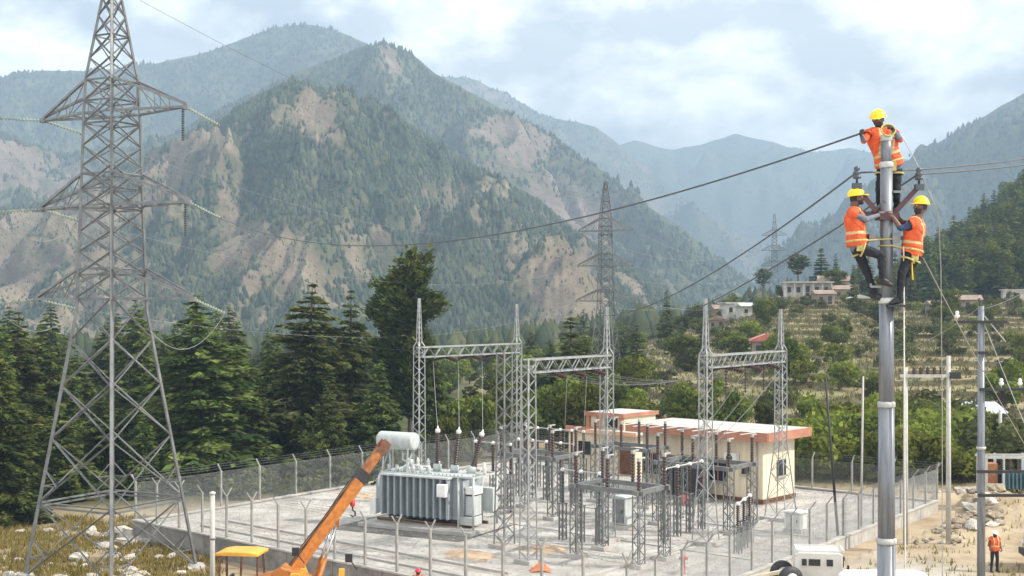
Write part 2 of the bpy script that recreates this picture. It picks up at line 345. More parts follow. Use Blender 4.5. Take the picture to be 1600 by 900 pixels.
# keep the sheet below the level yard slab
def inyard(x, y, m=0.0):
    a = (x-YW[0])*UV[0]+(y-YW[1])*UV[1]; b = (x-YW[0])*VV[0]+(y-YW[1])*VV[1]
    return (a > -m) & (a < np.linalg.norm(YS-YW)+m) & (b > -m) & (b < np.linalg.norm(YE-YS)+m)
ZZ = np.where(inyard(XX, GY, -0.3), np.minimum(ZZ, -0.5), ZZ)
nr, nc = GY.shape
idx = np.arange(nr*nc).reshape(nr, nc)
FQ = np.stack([idx[:-1, :-1], idx[:-1, 1:], idx[1:, 1:], idx[1:, :-1]], -1).reshape(-1, 4)
GRAVEL_A = (np.exp(-(((XX-16.8)/2.6)**2+((GY-53)/4)**2))*.8).ravel()
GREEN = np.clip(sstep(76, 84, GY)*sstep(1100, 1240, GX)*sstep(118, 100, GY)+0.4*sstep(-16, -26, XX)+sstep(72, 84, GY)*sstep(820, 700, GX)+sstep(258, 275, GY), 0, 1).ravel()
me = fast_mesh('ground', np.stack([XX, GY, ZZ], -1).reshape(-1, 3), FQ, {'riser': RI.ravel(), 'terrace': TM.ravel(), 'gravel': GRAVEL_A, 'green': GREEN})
def ground_material():
    m = bpy.data.materials.new('hillside_earth'); m.use_nodes = True; t = m.node_tree; n = t.nodes; b = n['Principled BSDF']; b.inputs['Roughness'].default_value = 0.95; b.inputs['Specular IOR Level'].default_value = 0.15
    co = n.new('ShaderNodeTexCoord')
    def noise(sc, d=6): 
        x = n.new('ShaderNodeTexNoise'); x.inputs['Scale'].default_value = sc; x.inputs['Detail'].default_value = d; x.inputs['Roughness'].default_value = 0.62; t.links.new(co.outputs['Object'], x.inputs['Vector']); return x.outputs['Fac']
    def ramp(f, p0, p1, c0, c1):
        r = n.new('ShaderNodeValToRGB'); r.color_ramp.elements[0].position = p0; r.color_ramp.elements[1].position = p1; r.color_ramp.elements[0].color = (*c0, 1); r.color_ramp.elements[1].color = (*c1, 1); t.links.new(f, r.inputs[0]); return r.outputs[0]
    def mix(f, a, b_):
        x = n.new('ShaderNodeMixRGB'); t.links.new(f, x.inputs[0]); t.links.new(a, x.inputs[1]); t.links.new(b_, x.inputs[2]); return x.outputs[0]
    def attr(nm): a = n.new('ShaderNodeAttribute'); a.attribute_name = nm; return a.outputs['Fac']
    dirt = ramp(noise(0.35), 0.35, 0.68, (0.27, 0.205, 0.13), (0.47, 0.385, 0.27))
    grass = ramp(noise(0.16), 0.34, 0.62, (0.10, 0.115, 0.045), (0.26, 0.235, 0.11))
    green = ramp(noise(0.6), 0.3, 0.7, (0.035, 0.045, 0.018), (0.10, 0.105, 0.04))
    gravel = ramp(noise(0.9), 0.3, 0.7, (0.33, 0.32, 0.30), (0.48, 0.46, 0.43))
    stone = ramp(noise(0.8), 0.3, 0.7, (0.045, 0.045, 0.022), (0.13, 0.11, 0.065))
    patch = ramp(noise(0.05), 0.42, 0.60, (0, 0, 0), (1, 1, 1))
    c = mix(attr('terrace'), dirt, mix(patch, grass, ramp(noise(0.12), 0.3, 0.7, (0.17, 0.145, 0.075), (0.38, 0.305, 0.185))))
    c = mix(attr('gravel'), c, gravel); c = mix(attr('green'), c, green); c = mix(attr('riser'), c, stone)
    t.links.new(c, b.inputs['Base Color'])
    bp = n.new('ShaderNodeBump'); bp.inputs['Strength'].default_value = 0.6; bp.inputs['Distance'].default_value = 0.15; t.links.new(noise(3.0, 8), bp.inputs['Height']); t.links.new(bp.outputs[0], b.inputs['Normal'])
    return m
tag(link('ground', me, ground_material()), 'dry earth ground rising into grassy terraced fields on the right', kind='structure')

# ------------------------------------------------------------------ mountains
def mountain_material(name, tan0, tan1, grn0, grn1, sc):
    m = bpy.data.materials.new(name); m.use_nodes = True; t = m.node_tree; n = t.nodes; b = n['Principled BSDF']; b.inputs['Roughness'].default_value = 0.95; b.inputs['Specular IOR Level'].default_value = 0.05
    co = n.new('ShaderNodeTexCoord')
    def noise(s, d=8, rg=0.65):
        x = n.new('ShaderNodeTexNoise'); x.inputs['Scale'].default_value = s; x.inputs['Detail'].default_value = d; x.inputs['Roughness'].default_value = rg; t.links.new(co.outputs['Object'], x.inputs['Vector']); return x.outputs['Fac']
    def ramp(f, p0, p1, c0, c1):
        r = n.new('ShaderNodeValToRGB'); r.color_ramp.elements[0].position = p0; r.color_ramp.elements[1].position = p1; r.color_ramp.elements[0].color = (*c0, 1); r.color_ramp.elements[1].color = (*c1, 1); t.links.new(f, r.inputs[0]); return r.outputs[0]
    a = n.new('ShaderNodeAttribute'); a.attribute_name = 'forest'
    tan = ramp(noise(0.02*sc), 0.34, 0.66, tan0, tan1); grn = ramp(noise(0.05*sc), 0.3, 0.7, grn0, grn1)
    add = n.new('ShaderNodeMath'); add.operation = 'ADD'; sub = n.new('ShaderNodeMath'); sub.operation = 'MULTIPLY_ADD'; sub.inputs[1].default_value = 2.0; sub.inputs[2].default_value = -0.95
    t.links.new(noise(0.035*sc, 9, 0.7), sub.inputs[0]); t.links.new(a.outputs['Fac'], add.inputs[0]); t.links.new(sub.outputs[0], add.inputs[1])
    f = ramp(add.outputs[0], 0.30, 0.66, (0, 0, 0), (1, 1, 1))
    x = n.new('ShaderNodeMixRGB'); t.links.new(f, x.inputs[0]); t.links.new(tan, x.inputs[1]); t.links.new(grn, x.inputs[2]); t.links.new(x.outputs[0], b.inputs['Base Color'])
    bp = n.new('ShaderNodeBump'); bp.inputs['Strength'].default_value = 0.7; bp.inputs['Distance'].default_value = 9.0/sc; t.links.new(noise(0.06*sc), bp.inputs['Height']); t.links.new(bp.outputs[0], b.inputs['Normal'])
    return m
def cone_forest(name, pts, hts, wid, label, parent=None):
    k = 6; n = len(pts)
    a = np.linspace(0, 2*np.pi, k, endpoint=False)[None, :]+rng.uniform(0, 6, (n, 1))
    rj = rng.uniform(0.65, 1.3, (n, k))*wid[:, None]
    low = np.stack([np.cos(a)*rj, np.sin(a)*rj, rng.uniform(-0.02, 0.22, (n, k))*hts[:, None]], -1)
    rj2 = rng.uniform(0.55, 1.05, (n, k))*wid[:, None]*0.72
    mid = np.stack([np.cos(a+.5)*rj2, np.sin(a+.5)*rj2, rng.uniform(0.42, 0.7, (n, k))*hts[:, None]], -1)
    tip = np.stack([rng.uniform(-.1, .1, n)*hts, rng.uniform(-.1, .1, n)*hts, hts], -1)[:, None, :]
    V = np.concatenate([low, mid, tip], 1)+pts[:, None, :]
    ks = np.arange(k); kn = (ks+1) % k
    f = np.concatenate([np.stack([ks, kn, k+ks], -1), np.stack([kn, k+kn, k+ks], -1), np.stack([k+ks, k+kn, np.full(k, 2*k)], -1)])
    Fc = (f[None]+(np.arange(n)*(2*k+1))[:, None, None]).reshape(-1, 3)
    tone = np.repeat(np.clip(rng.normal(0.4, 0.3, n), 0, 1), 2*k+1)
    o = link(name, fast_mesh(name, V.reshape(-1, 3), Fc, {'tone': tone}), M_FARTREE, parent)
    return tag(o, label, 'forest', kind='stuff')
def mountain(name, label, crest, Yc, Yb, pr, ncol, nrow, amp, L, seed, mat, mask, ntree, th, tlabel, zb=-30, wob=0.05, pw=0.85, bumps=()):
    crest = np.array(crest, float)
    def zfun(px, t):
        yc = Yc*(1+wob*fbm(px/160, px*0+seed, 3, seed)); Y = Yb+(yc-Yb)*t
        x = (px-800)/F*Y
        cpy = np.interp(px, crest[:, 0], crest[:, 1])+2.5*fbm(px/35, px*0, 3, seed+5)
        H = CAMZ-(cpy-HY)/F*yc-th*0.7
        tt = np.clip(t, 0, 1)
        z = zb+(H-zb)*tt**pw
        wx = x+L*0.5*fbm(x/L, Y/L, 3, seed+9); wy = Y+L*0.5*fbm(x/L+9, Y/L, 3, seed+8)
        env = np.sin(np.pi*np.clip(tt, 0, 1)**1.25)**0.8*np.clip((H-zb)/150, 0.15, 1.3)
        z = z+amp*env*(ridged(wx/L, wy/(L*1.7), 5, seed)-0.55)*1.5
        z = np.where(t > 1, H-(t-1)*(yc-Yb)*0.9, z)
        for (bx, bt, bw, bl, bh) in bumps:
            z = z+bh*np.exp(-np.abs((px-bx)/bw)**2-np.abs((t-bt)/bl)**2)*(0.65+0.6*ridged(x/40, Y/60, 4, 71))
        return x, Y, z
    pxs = np.linspace(pr[0], pr[1], ncol); ts = np.concatenate([np.linspace(0, 1, nrow), [1.04, 1.12, 1.3]])
    T, PX = np.meshgrid(ts, pxs, indexing='ij'); x, Y, z = zfun(PX, T)
    py = HY-(z-CAMZ)/Y*F
    fm = mask(PX, py, T, x, Y)
    a, b = T.shape; ix = np.arange(a*b).reshape(a, b)
    FQ = np.stack([ix[:-1, :-1], ix[:-1, 1:], ix[1:, 1:], ix[1:, :-1]], -1).reshape(-1, 4)
    o = link(name, fast_mesh(name, np.stack([x, Y, z], -1).reshape(-1, 3), FQ, {'forest': fm.ravel()}), mat)
    tag(o, label, kind='structure')
    n = ntree*3
    px = rng.uniform(pr[0], pr[1], n); t = rng.uniform(0.0, 0.99, n)**0.8
    x, Y, z = zfun(px, t); py = HY-(z-CAMZ)/Y*F; m = mask(px, py, t, x, Y)
    keep = (rng.uniform(0, 1, n) < np.clip((m-0.22)*1.5, 0.26, 1)) & (z > zb+4)
    ids = np.nonzero(keep)[0][:ntree]
    h = th*rng.uniform(0.5, 1.25, len(ids))*(0.32+0.68*sstep(0.25, 0.5, m[ids]))
    cone_forest('hill_forest', np.stack([x, Y, z], -1)[ids]-np.stack([h*0, h*0, h*.15+.3], -1), h, h*rng.uniform(0.24, 0.36, len(ids)), tlabel)
def patches(px, py, lst):
    s = np.zeros_like(px)
    for (cx, cy_, sx, sy, a) in lst: s = s+0.6*a*np.exp(-(((px-cx)/sx)**2+((py-cy_)/sy)**2))
    return s
def mask_spur(px, py, t, x, Y):
    f = 0.54+0.95*fbm(x/64, Y/80, 6, 41, 0.75)
    f = f+patches(px, py, [(500, 180, 42, 34, -.8), (300, 205, 45, 22, -.55), (270, 255, 70, 35, -.5), (130, 330, 130, 50, -.55), (420, 410, 90, 50, -.9), (60, 430, 120, 60, -.6), (870, 440, 70, 55, -1.0), (690, 310, 40, 20, -.45), (745, 290, 50, 16, -.4), (820, 345, 60, 14, -.3), (330, 340, 50, 40, -.4), (600, 420, 60, 30, -.35), (215, 430, 80, 50, -.3),
        (400, 150, 60, 30, .4), (610, 210, 70, 45, .5), (690, 250, 60, 30, .4), (560, 300, 120, 40, .35), (850, 330, 60, 30, .3), (740, 400, 60, 60, .45), (420, 270, 60, 60, .35), (300, 430, 50, 60, .35), (650, 470, 120, 30, .35), (560, 160, 40, 20, .35)])
    f = f+0.35*sstep(0.94, 1.0, t)
    return np.clip(f, 0, 1)
def mask_mid(px, py, t, x, Y):
    f = 0.68+0.8*fbm(x/128, Y/152, 6, 61, 0.75)+0.3*sstep(0.93, 1, t)
    f = f+patches(px, py, [(610, 105, 45, 30, -.45), (800, 230, 60, 50, -.75), (900, 330, 80, 40, -.6), (50, 280, 120, 50, -.55), (200, 260, 80, 40, -.4), (760, 200, 40, 20, -.3), (690, 150, 60, 40, .3)])
    return np.clip(f, 0, 1)
def mask_far(px, py, t, x, Y): return np.clip(0.85+0.35*fbm(x/300, Y/300, 4, 81), 0, 1)
def mask_val(px, py, t, x, Y): return np.clip(0.62+0.6*fbm(x/300, Y/300, 5, 85), 0, 1)
MM1 = mountain_material('spur_earth', (0.12, 0.095, 0.068), (0.29, 0.232, 0.165), (0.065, 0.08, 0.04), (0.145, 0.14, 0.075), 1.0)
MM2 = mountain_material('ridge_earth', (0.16, 0.12, 0.095), (0.31, 0.24, 0.19), (0.06, 0.08, 0.04), (0.14, 0.14, 0.08), 0.6)
mountain('mountain_spur', 'near mountain spur with tan bare slopes and forest patches', [(-400, 380), (-100, 350), (0, 325), (120, 290), (230, 240), (330, 185), (400, 148), (440, 130), (480, 122), (540, 134), (600, 165), (660, 207), (720, 248), (780, 278), (850, 320), (920, 368), (1000, 425), (1060, 465), (1120, 495), (1300, 520)],
    1180, 700, (-420, 1250), 560, 150, 51, 115, 3, MM1, mask_spur, 52000, 6.4, 'conifer forest patches on the near mountain spur', bumps=[(880, 0.18, 80, 0.17, 44)])
mountain('mountain_ridge', 'middle forested mountain ridge behind the spur', [(-600, 230), (-100, 205), (0, 208), (100, 235), (200, 225), (300, 190), (420, 125), (500, 92), (560, 68), (600, 61), (640, 74), (680, 108), (740, 140), (800, 172), (860, 205), (900, 238), (950, 272), (1000, 308), (1060, 345), (1110, 385), (1160, 430), (1220, 480), (1400, 520)],
    1900, 1270, (-520, 1380), 420, 90, 66, 170, 7, MM2, mask_mid, 30000, 9.3, 'forest on the middle mountain ridge')
mountain('mountain_peak', 'tall blue hazy forested peak farthest behind on the left', [(-800, 150), (-100, 125), (0, 117), (60, 104), (150, 105), (240, 94), (330, 74), (380, 54), (430, 38), (480, 31), (540, 47), (600, 75), (700, 140), (800, 230), (900, 320), (1000, 420), (1200, 520)],
    2850, 1980, (-760, 1250), 300, 60, 90, 280, 13, MM2, mask_far, 22000, 12, 'forest on the tall blue hazy peak')
mountain('mountain_valley', 'pale hazy mountain ridges closing the valley', [(450, 300), (600, 190), (690, 116), (740, 121), (790, 143), (850, 178), (930, 193), (980, 232), (1050, 290), (1150, 360), (1250, 400), (1400, 410), (1900, 400)],
    3950, 2800, (430, 1900), 260, 50, 150, 500, 19, MM2, mask_val, 12000, 11, 'sparse forest on the pale valley ridges')
mountain('mountain_cloudy', 'faint blue mountain rising into cloud at the valley head', [(700, 320), (880, 262), (940, 236), (990, 216), (1050, 232), (1100, 222), (1150, 206), (1200, 218), (1260, 238), (1330, 228), (1400, 246), (1450, 250), (1700, 250)],
    5150, 4000, (700, 1750), 160, 40, 190, 700, 23, MM2, mask_far, 4000, 10, 'forest on the faint mountain at the valley head')
mountain('mountain_side', 'blue forested mountain flank at the right edge', [(1180, 420), (1300, 330), (1380, 268), (1430, 236), (1480, 208), (1540, 174), (1600, 138), (1700, 85), (1900, 20), (2400, -80)],
    2500, 1500, (1180, 2300), 240, 60, 100, 300, 29, MM2, mask_far, 16000, 12, 'forest on the blue mountain flank at the right edge')

# wooded valley floor between the yard and the mountains
nvf = 15000; vpx = rng.uniform(-420, 1330, nvf); vY = 300*(820/300)**rng.uniform(0, 1, nvf); vx = (vpx-800)/F*vY; vz = ground_parts(vx, vY)[0]
kp_ = (fbm(vx/60, vY/60, 3, 91) > -0.25) & ~((vpx > 1020) & (vY < 380)); vh = rng.uniform(5, 11, nvf)
cone_forest('valley_forest', np.stack([vx, vY, vz-.3], -1)[kp_], vh[kp_], (vh*rng.uniform(.22, .38, nvf))[kp_], 'woodland on the valley floor beyond the yard')
# ------------------------------------------------------------------ switch yard slab, kerbs, plinths
def yz(a, b): p = YW+UV*a+VV*b; return float(p[0]), float(p[1])      # yard coordinates: a along the front fence, b away from it
LA = float(np.linalg.norm(YS-YW)); LB = float(np.linalg.norm(YE-YS)); UANG = math.atan2(UV[1], UV[0])
def ab(p): d = np.array((p.x, p.y))-YW; return float(d@UV), float(d@VV)
n_a, n_b = 230, 250
aa, bb = np.meshgrid(np.linspace(0, LA, n_a), np.linspace(0, LB, n_b), indexing='ij')
xs = YW[0]+UV[0]*aa+VV[0]*bb; ys = YW[1]+UV[1]*aa+VV[1]*bb
zs = 0.018*fbm(xs/2.5, ys/2.5, 4, 5); zs[0] = zs[-1] = 0; zs[:, 0] = zs[:, -1] = 0
ii = np.arange(n_a*n_b).reshape(n_a, n_b)
yv = np.stack([xs, ys, zs], -1).reshape(-1, 3); yf = np.stack([ii[:-1, :-1], ii[1:, :-1], ii[1:, 1:], ii[:-1, 1:]], -1).reshape(-1, 4)
wob_ = .25*fbm(aa/4, bb/4, 2, 15)
rut = sum(np.exp(-((bb-c_+wob_)/.16)**2) for c_ in (2.1, 3.0, 15.2, 16.3))*sstep(.5, 3, aa)+sum(np.exp(-((aa-c_+wob_)/.17)**2) for c_ in (27.2, 28.4, 6.0, 7.2))*sstep(1, 4, bb)*.8
rut = np.clip(rut*(.35+.9*np.clip(fbm(aa/1.5, bb/1.5, 3, 16)+.4, 0, 1)), 0, 1)
gm = M_GRAVEL.node_tree; gb = gm.nodes['Principled BSDF']; old = gb.inputs['Base Color'].links[0].from_socket
gco = gm.nodes.new('ShaderNodeTexCoord')
def gnoise(sc, p0, p1, c0, c1):
    n_ = gm.nodes.new('ShaderNodeTexNoise'); n_.inputs['Scale'].default_value = sc; n_.inputs['Detail'].default_value = 6; n_.inputs['Roughness'].default_value = .7; r_ = gm.nodes.new('ShaderNodeValToRGB'); r_.color_ramp.elements[0].position = p0; r_.color_ramp.elements[1].position = p1; r_.color_ramp.elements[0].color = (*c0, 1); r_.color_ramp.elements[1].color = (*c1, 1); gm.links.new(gco.outputs['Object'], n_.inputs['Vector']); gm.links.new(n_.outputs['Fac'], r_.inputs[0]); return r_.outputs[0]
mu = gm.nodes.new('ShaderNodeMixRGB'); mu.blend_type = 'MULTIPLY'; mu.inputs[0].default_value = 1; gm.links.new(old, mu.inputs[1]); gm.links.new(gnoise(5.5, .36, .60, (.74, .72, .69), (1.08, 1.08, 1.08)), mu.inputs[2])
ra = gm.nodes.new('ShaderNodeAttribute'); ra.attribute_name = 'rut'; mr_ = gm.nodes.new('ShaderNodeMixRGB'); gm.links.new(ra.outputs['Fac'], mr_.inputs[0]); gm.links.new(mu.outputs[0], mr_.inputs[1]); gm.links.new(gnoise(2.0, .3, .7, (.20, .17, .135), (.33, .285, .23)), mr_.inputs[2]); gm.links.new(mr_.outputs[0], gb.inputs['Base Color'])
tag(link('gravel_yard', fast_mesh('gravel_yard', yv, yf, {'rut': rut.ravel()}), M_GRAVEL), 'pale gravel surface of the fenced switch yard', kind='structure')
# loose stones lying on the gravel
ns = 5200
sa = rng.uniform(0.4, LA-0.4, ns); sb = rng.uniform(0.4, LB-0.4, ns)
sp = np.stack([YW[0]+UV[0]*sa+VV[0]*sb, YW[1]+UV[1]*sa+VV[1]*sb, np.full(ns, 0.0)], -1); sr = rng.uniform(0.025, 0.07, ns)
oc = np.array([(1, 0, 0), (-1, 0, 0), (0, 1, 0), (0, -1, 0), (0, 0, .8), (0, 0, -.6)]); of = np.array([(0, 2, 4), (2, 1, 4), (1, 3, 4), (3, 0, 4), (2, 0, 5), (1, 2, 5), (3, 1, 5), (0, 3, 5)])
sv = sp[:, None, :]+oc[None]*sr[:, None, None]*rng.uniform(0.7, 1.3, (ns, 6, 1)); sf = of[None]+(np.arange(ns)*6)[:, None, None]
tag(link('gravel', fast_mesh('gravel', sv.reshape(-1, 3), sf.reshape(-1, 3)), M_CONC), 'loose stones scattered over the pale yard gravel', 'gravel', kind='stuff')

def wall_run(name, label, a, b, h0, h1, th, mat):
    a = Vector((*a, 0)); b = Vector((*b, 0)); t = thing(name, label, 'wall', (a.x, a.y, h0))
    d = (b-a); L = d.length; d.normalize(); nseg = max(1, round(L/3.1))
    for i in range(nseg):
        p = a+d*(L*i/nseg+0.012); q = a+d*(L*(i+1)/nseg-0.012); c = (p+q)/2
        m = MB(); m.box((c.x, c.y, (h0+h1)/2), ((q-p).length, th, h1-h0), math.atan2(d.y, d.x)); m.build('wall_section', mat, t, True, bevel=0.012)
    cp = MB(); c = (a+b)/2; cp.box((c.x, c.y, h1+0.035), (L+0.06, th+0.10, 0.07), math.atan2(d.y, d.x)); cp.build('coping', M_CONC, t, True)
    return t
off = 0.16
pW, pS, pE, pN = [np.array(p) for p in (YW, YS, YE, YN)]
wall_run('retaining_wall', 'low stained concrete retaining wall under the front chain link fence', pW-UV*.1, pS+UV*.1, -1.5, 0.12, 0.26, M_CONCD)
wall_run('retaining_wall', 'low concrete kerb wall under the side fence beside the rubble bank', pS+VV*.15, pE-VV*.15, -1.3, 0.12, 0.26, M_CONC)
wall_run('retaining_wall', 'low concrete kerb wall under the fence along the cedar trees', pW+VV*.15, pN-VV*.15, -2.2, 0.06, 0.24, M_CONC)
wall_run('retaining_wall', 'low concrete kerb wall under the back fence behind the control building', pN+UV*.15, pE-UV*.15, -2.0, 0.06, 0.24, M_CONC)

def chain_fence(label, A, B, n, hp, v_arm, zb=0.12, side=1, rw=0.0023, s=0.085):
    A = Vector((*A, zb)); B = Vector((*B, zb)); d = B-A; L = d.length; d.normalize(); nrm = Vector((-d.y, d.x, 0))*side
    t = thing('chain_link_fence', label, 'fence', A)
    for i in range(n+1):
        p = A+d*(L*i/n); lean = random.uniform(-0.015, 0.015)
        m = MB(); tp = p+Vector((0, 0, hp))+d*lean; m.bar(p-Vector((0, 0, .12)), tp, 0.09, 0.09, up=nrm)
        arms = (1, -1) if v_arm and i % 3 else (1,)
        for sgn in arms: m.bar(tp-Vector((0, 0, 0.03)), tp+nrm*sgn*0.28+Vector((0, 0, 0.36)), 0.05, 0.05, up=d)
        m.build('post', M_POSTG, t, True)
        if i < n:                                     # chain link panel: woven from two families of slanting wires
            q0 = L*i/n+.06; q1 = L*(i+1)/n-.06; w = q1-q0; m = MB(); z0, z1 = 0.04, hp-0.06; H = z1-z0
            k = -H
            while k < w:
                for dr in (0, 1):
                    xa, za, xb, zb_ = k, z0, k+H, z1
                    if xa < 0: za += -xa; xa = 0
                    if xb > w: zb_ -= xb-w; xb = w
                    if xb-xa > 0.02:
                        if dr: xa, xb = w-xa, w-xb
                        a_ = A+d*(q0+xa)+Vector((0, 0, za))+nrm*0.004*(1 if dr else -1); b_ = A+d*(q0+xb)+Vector((0, 0, zb_))+nrm*0.004*(1 if dr else -1)
                        m.poly([a_, b_], rw, 3, False)
                k += s
            m.build('mesh_panel', M_STEEL, t, True)
    for j, (o_, z_) in enumerate(((0, hp-0.05), (0, 0.06), (0.10, hp+0.10), (0.19, hp+0.22), (0.27, hp+0.34))):
        m = MB(); pts = []
        for i in range(n*2+1):
            p = A+d*(L*i/(n*2))+nrm*o_+Vector((0, 0, z_-(0.02 if i % 2 else 0))); pts.append(p)
        m.poly(pts, 0.006, 4, False); m.build('strand_wire', M_STEELD, t, True)
    return t
chain_fence('front chain link fence on the retaining wall with forked concrete posts', YW, YS, 16, 1.95, True, 0.19, -1)
chain_fence('side chain link fence running beside the rubble bank and gravel track', YS, YE, 17, 1.75, False, 0.19, -1, .0034, .07)
chain_fence('chain link fence along the foot of the tall cedar trees', YW, YN, 12, 1.95, False, 0.13, 1, .0032, .075)
chain_fence('back chain link fence behind the cream control building', YN, YE, 12, 1.75, False, 0.13, 1, .003, .075)

def kerb(label, a, b, w_=0.22, h=0.10, mat=None):
    m = MB(); p = Vector((*yz(*a), 0)); q = Vector((*yz(*b), 0)); c = (p+q)/2
    m.box((0, 0, h/2-0.02), ((q-p).length, w_, h+0.04)); o = m.build('kerb', mat or M_CONC, None, bevel=0.015); o.location = c; o.rotation_euler.z = math.atan2((q-p).y, (q-p).x)
    return tag(o, label, 'kerb', kind='structure')
m = MB(); m.box((0, 0, -.03), (7.6, 5.2, .10)); o = m.build('dark_bed', node_mat('mottled_dark_grey', (.115, .108, .10), .9, 0, .3, 3.0, .9, 22, c2=(.05, .048, .045))); o.location = (-4.55, 64.0, 0); o.rotation_euler.z = R(-28.5); tag(o, 'dark grey bed under and around the transformer', kind='structure')  # thin mottled dark grey sheet, set slightly front-left of the transformer plinth
kerb('concrete kerb in front of the transformer bay', (3.5, 3.4), (23, 3.4))
kerb('second concrete kerb beside the yard track', (3.5, 1.7), (25, 1.7))
kerb('concrete kerb along the cross track in the yard', (26.0, 4), (26.0, 27), 0.2)
kerb('cable trench cover strip across the yard', (9, 12.8), (30, 12.8), 0.5, 0.05)
kerb('cable trench cover strip behind the busbar row', (12, 19.5), (29.5, 19.5), 0.5, 0.05)

# ------------------------------------------------------------------ lattice steel
def tower_geometry(prof, t, r_leg, r_br, mat, split, panels):
    """prof: (z, half width); four legs, X bracing per panel on each face"""
    def hw(z): return float(np.interp(z, [p[0] for p in prof], [p[1] for p in prof]))
    zs_ = [p[0] for p in prof]
    cs = [(-1, -1), (1, -1), (1, 1), (-1, 1)]
    for (sx, sy) in cs:
        m = MB()
        for i in range(len(prof)-1):
            m.angle((sx*prof[i][1], sy*prof[i][1], prof[i][0]), (sx*prof[i+1][1], sy*prof[i+1][1], prof[i+1][0]), r_leg*(1.0 if prof[i][0] < 14 else 0.8), r_leg*0.22, up=(-sx*1.0, -sy*0.2, 0))
        m.build('leg', mat, t)
    allm = MB()
    for i in range(len(panels)-1):
        z0, z1 = panels[i], panels[i+1]; h0, h1 = hw(z0), hw(z1)
        for k in range(4):
            a, b = cs[k], cs[(k+1) % 4]
            a0 = Vector((a[0]*h0, a[1]*h0, z0)); b0 = Vector((b[0]*h0, b[1]*h0, z0)); a1 = Vector((a[0]*h1, a[1]*h1, z1)); b1 = Vector((b[0]*h1, b[1]*h1, z1))
            nrm = Vector((a[0]+b[0], a[1]+b[1], 0)).normalized()*0.02
            mem = [(a0, b1, r_br), (b0+nrm, a1+nrm, r_br)]
            if i in split: mem.append((a1, b1, r_br*1.15))
            for (p, q, r) in mem:
                m = MB() if t.get('fine') else allm
                m.angle(p, q, r, r*0.25, up=nrm)
                if t.get('fine'): m.build('brace', mat, t)
    if not t.get('fine'): allm.build('lattice_bracing', mat, t, kind='stuff')
    return hw
def disc_string(m, a, b, n, r, core=0.02):
    a = Vector(a); b = Vector(b); d = b-a; L = d.length
    m.tube(a, b, core, core, 5)
    for i in range(n):
        f = (i+0.5)/n*L; m.lathe([(0.03, f-.03), (r, f-0.012), (r*.96, f+0.02), (0.035, f+0.035)], 8, a, d)
TOWER_PROF = [(0, 2.58), (11.6, 1.06), (16.2, 0.94), (20.4, 0.85), (21.9, 0.79), (26.2, 0.2)]
TOWER_PANELS = [0, 3.2, 6.0, 8.3, 10.3, 12.2, 13.2, 14.2, 15.1, 16.1, 17.0, 18.0, 18.9, 19.9, 20.9, 21.9, 22.8, 23.8, 24.7, 25.5, 26.1]
ARMS = [(12.1, 13.45, 3.65), (16.25, 17.65, 3.5), (20.35, 21.8, 3.45)]
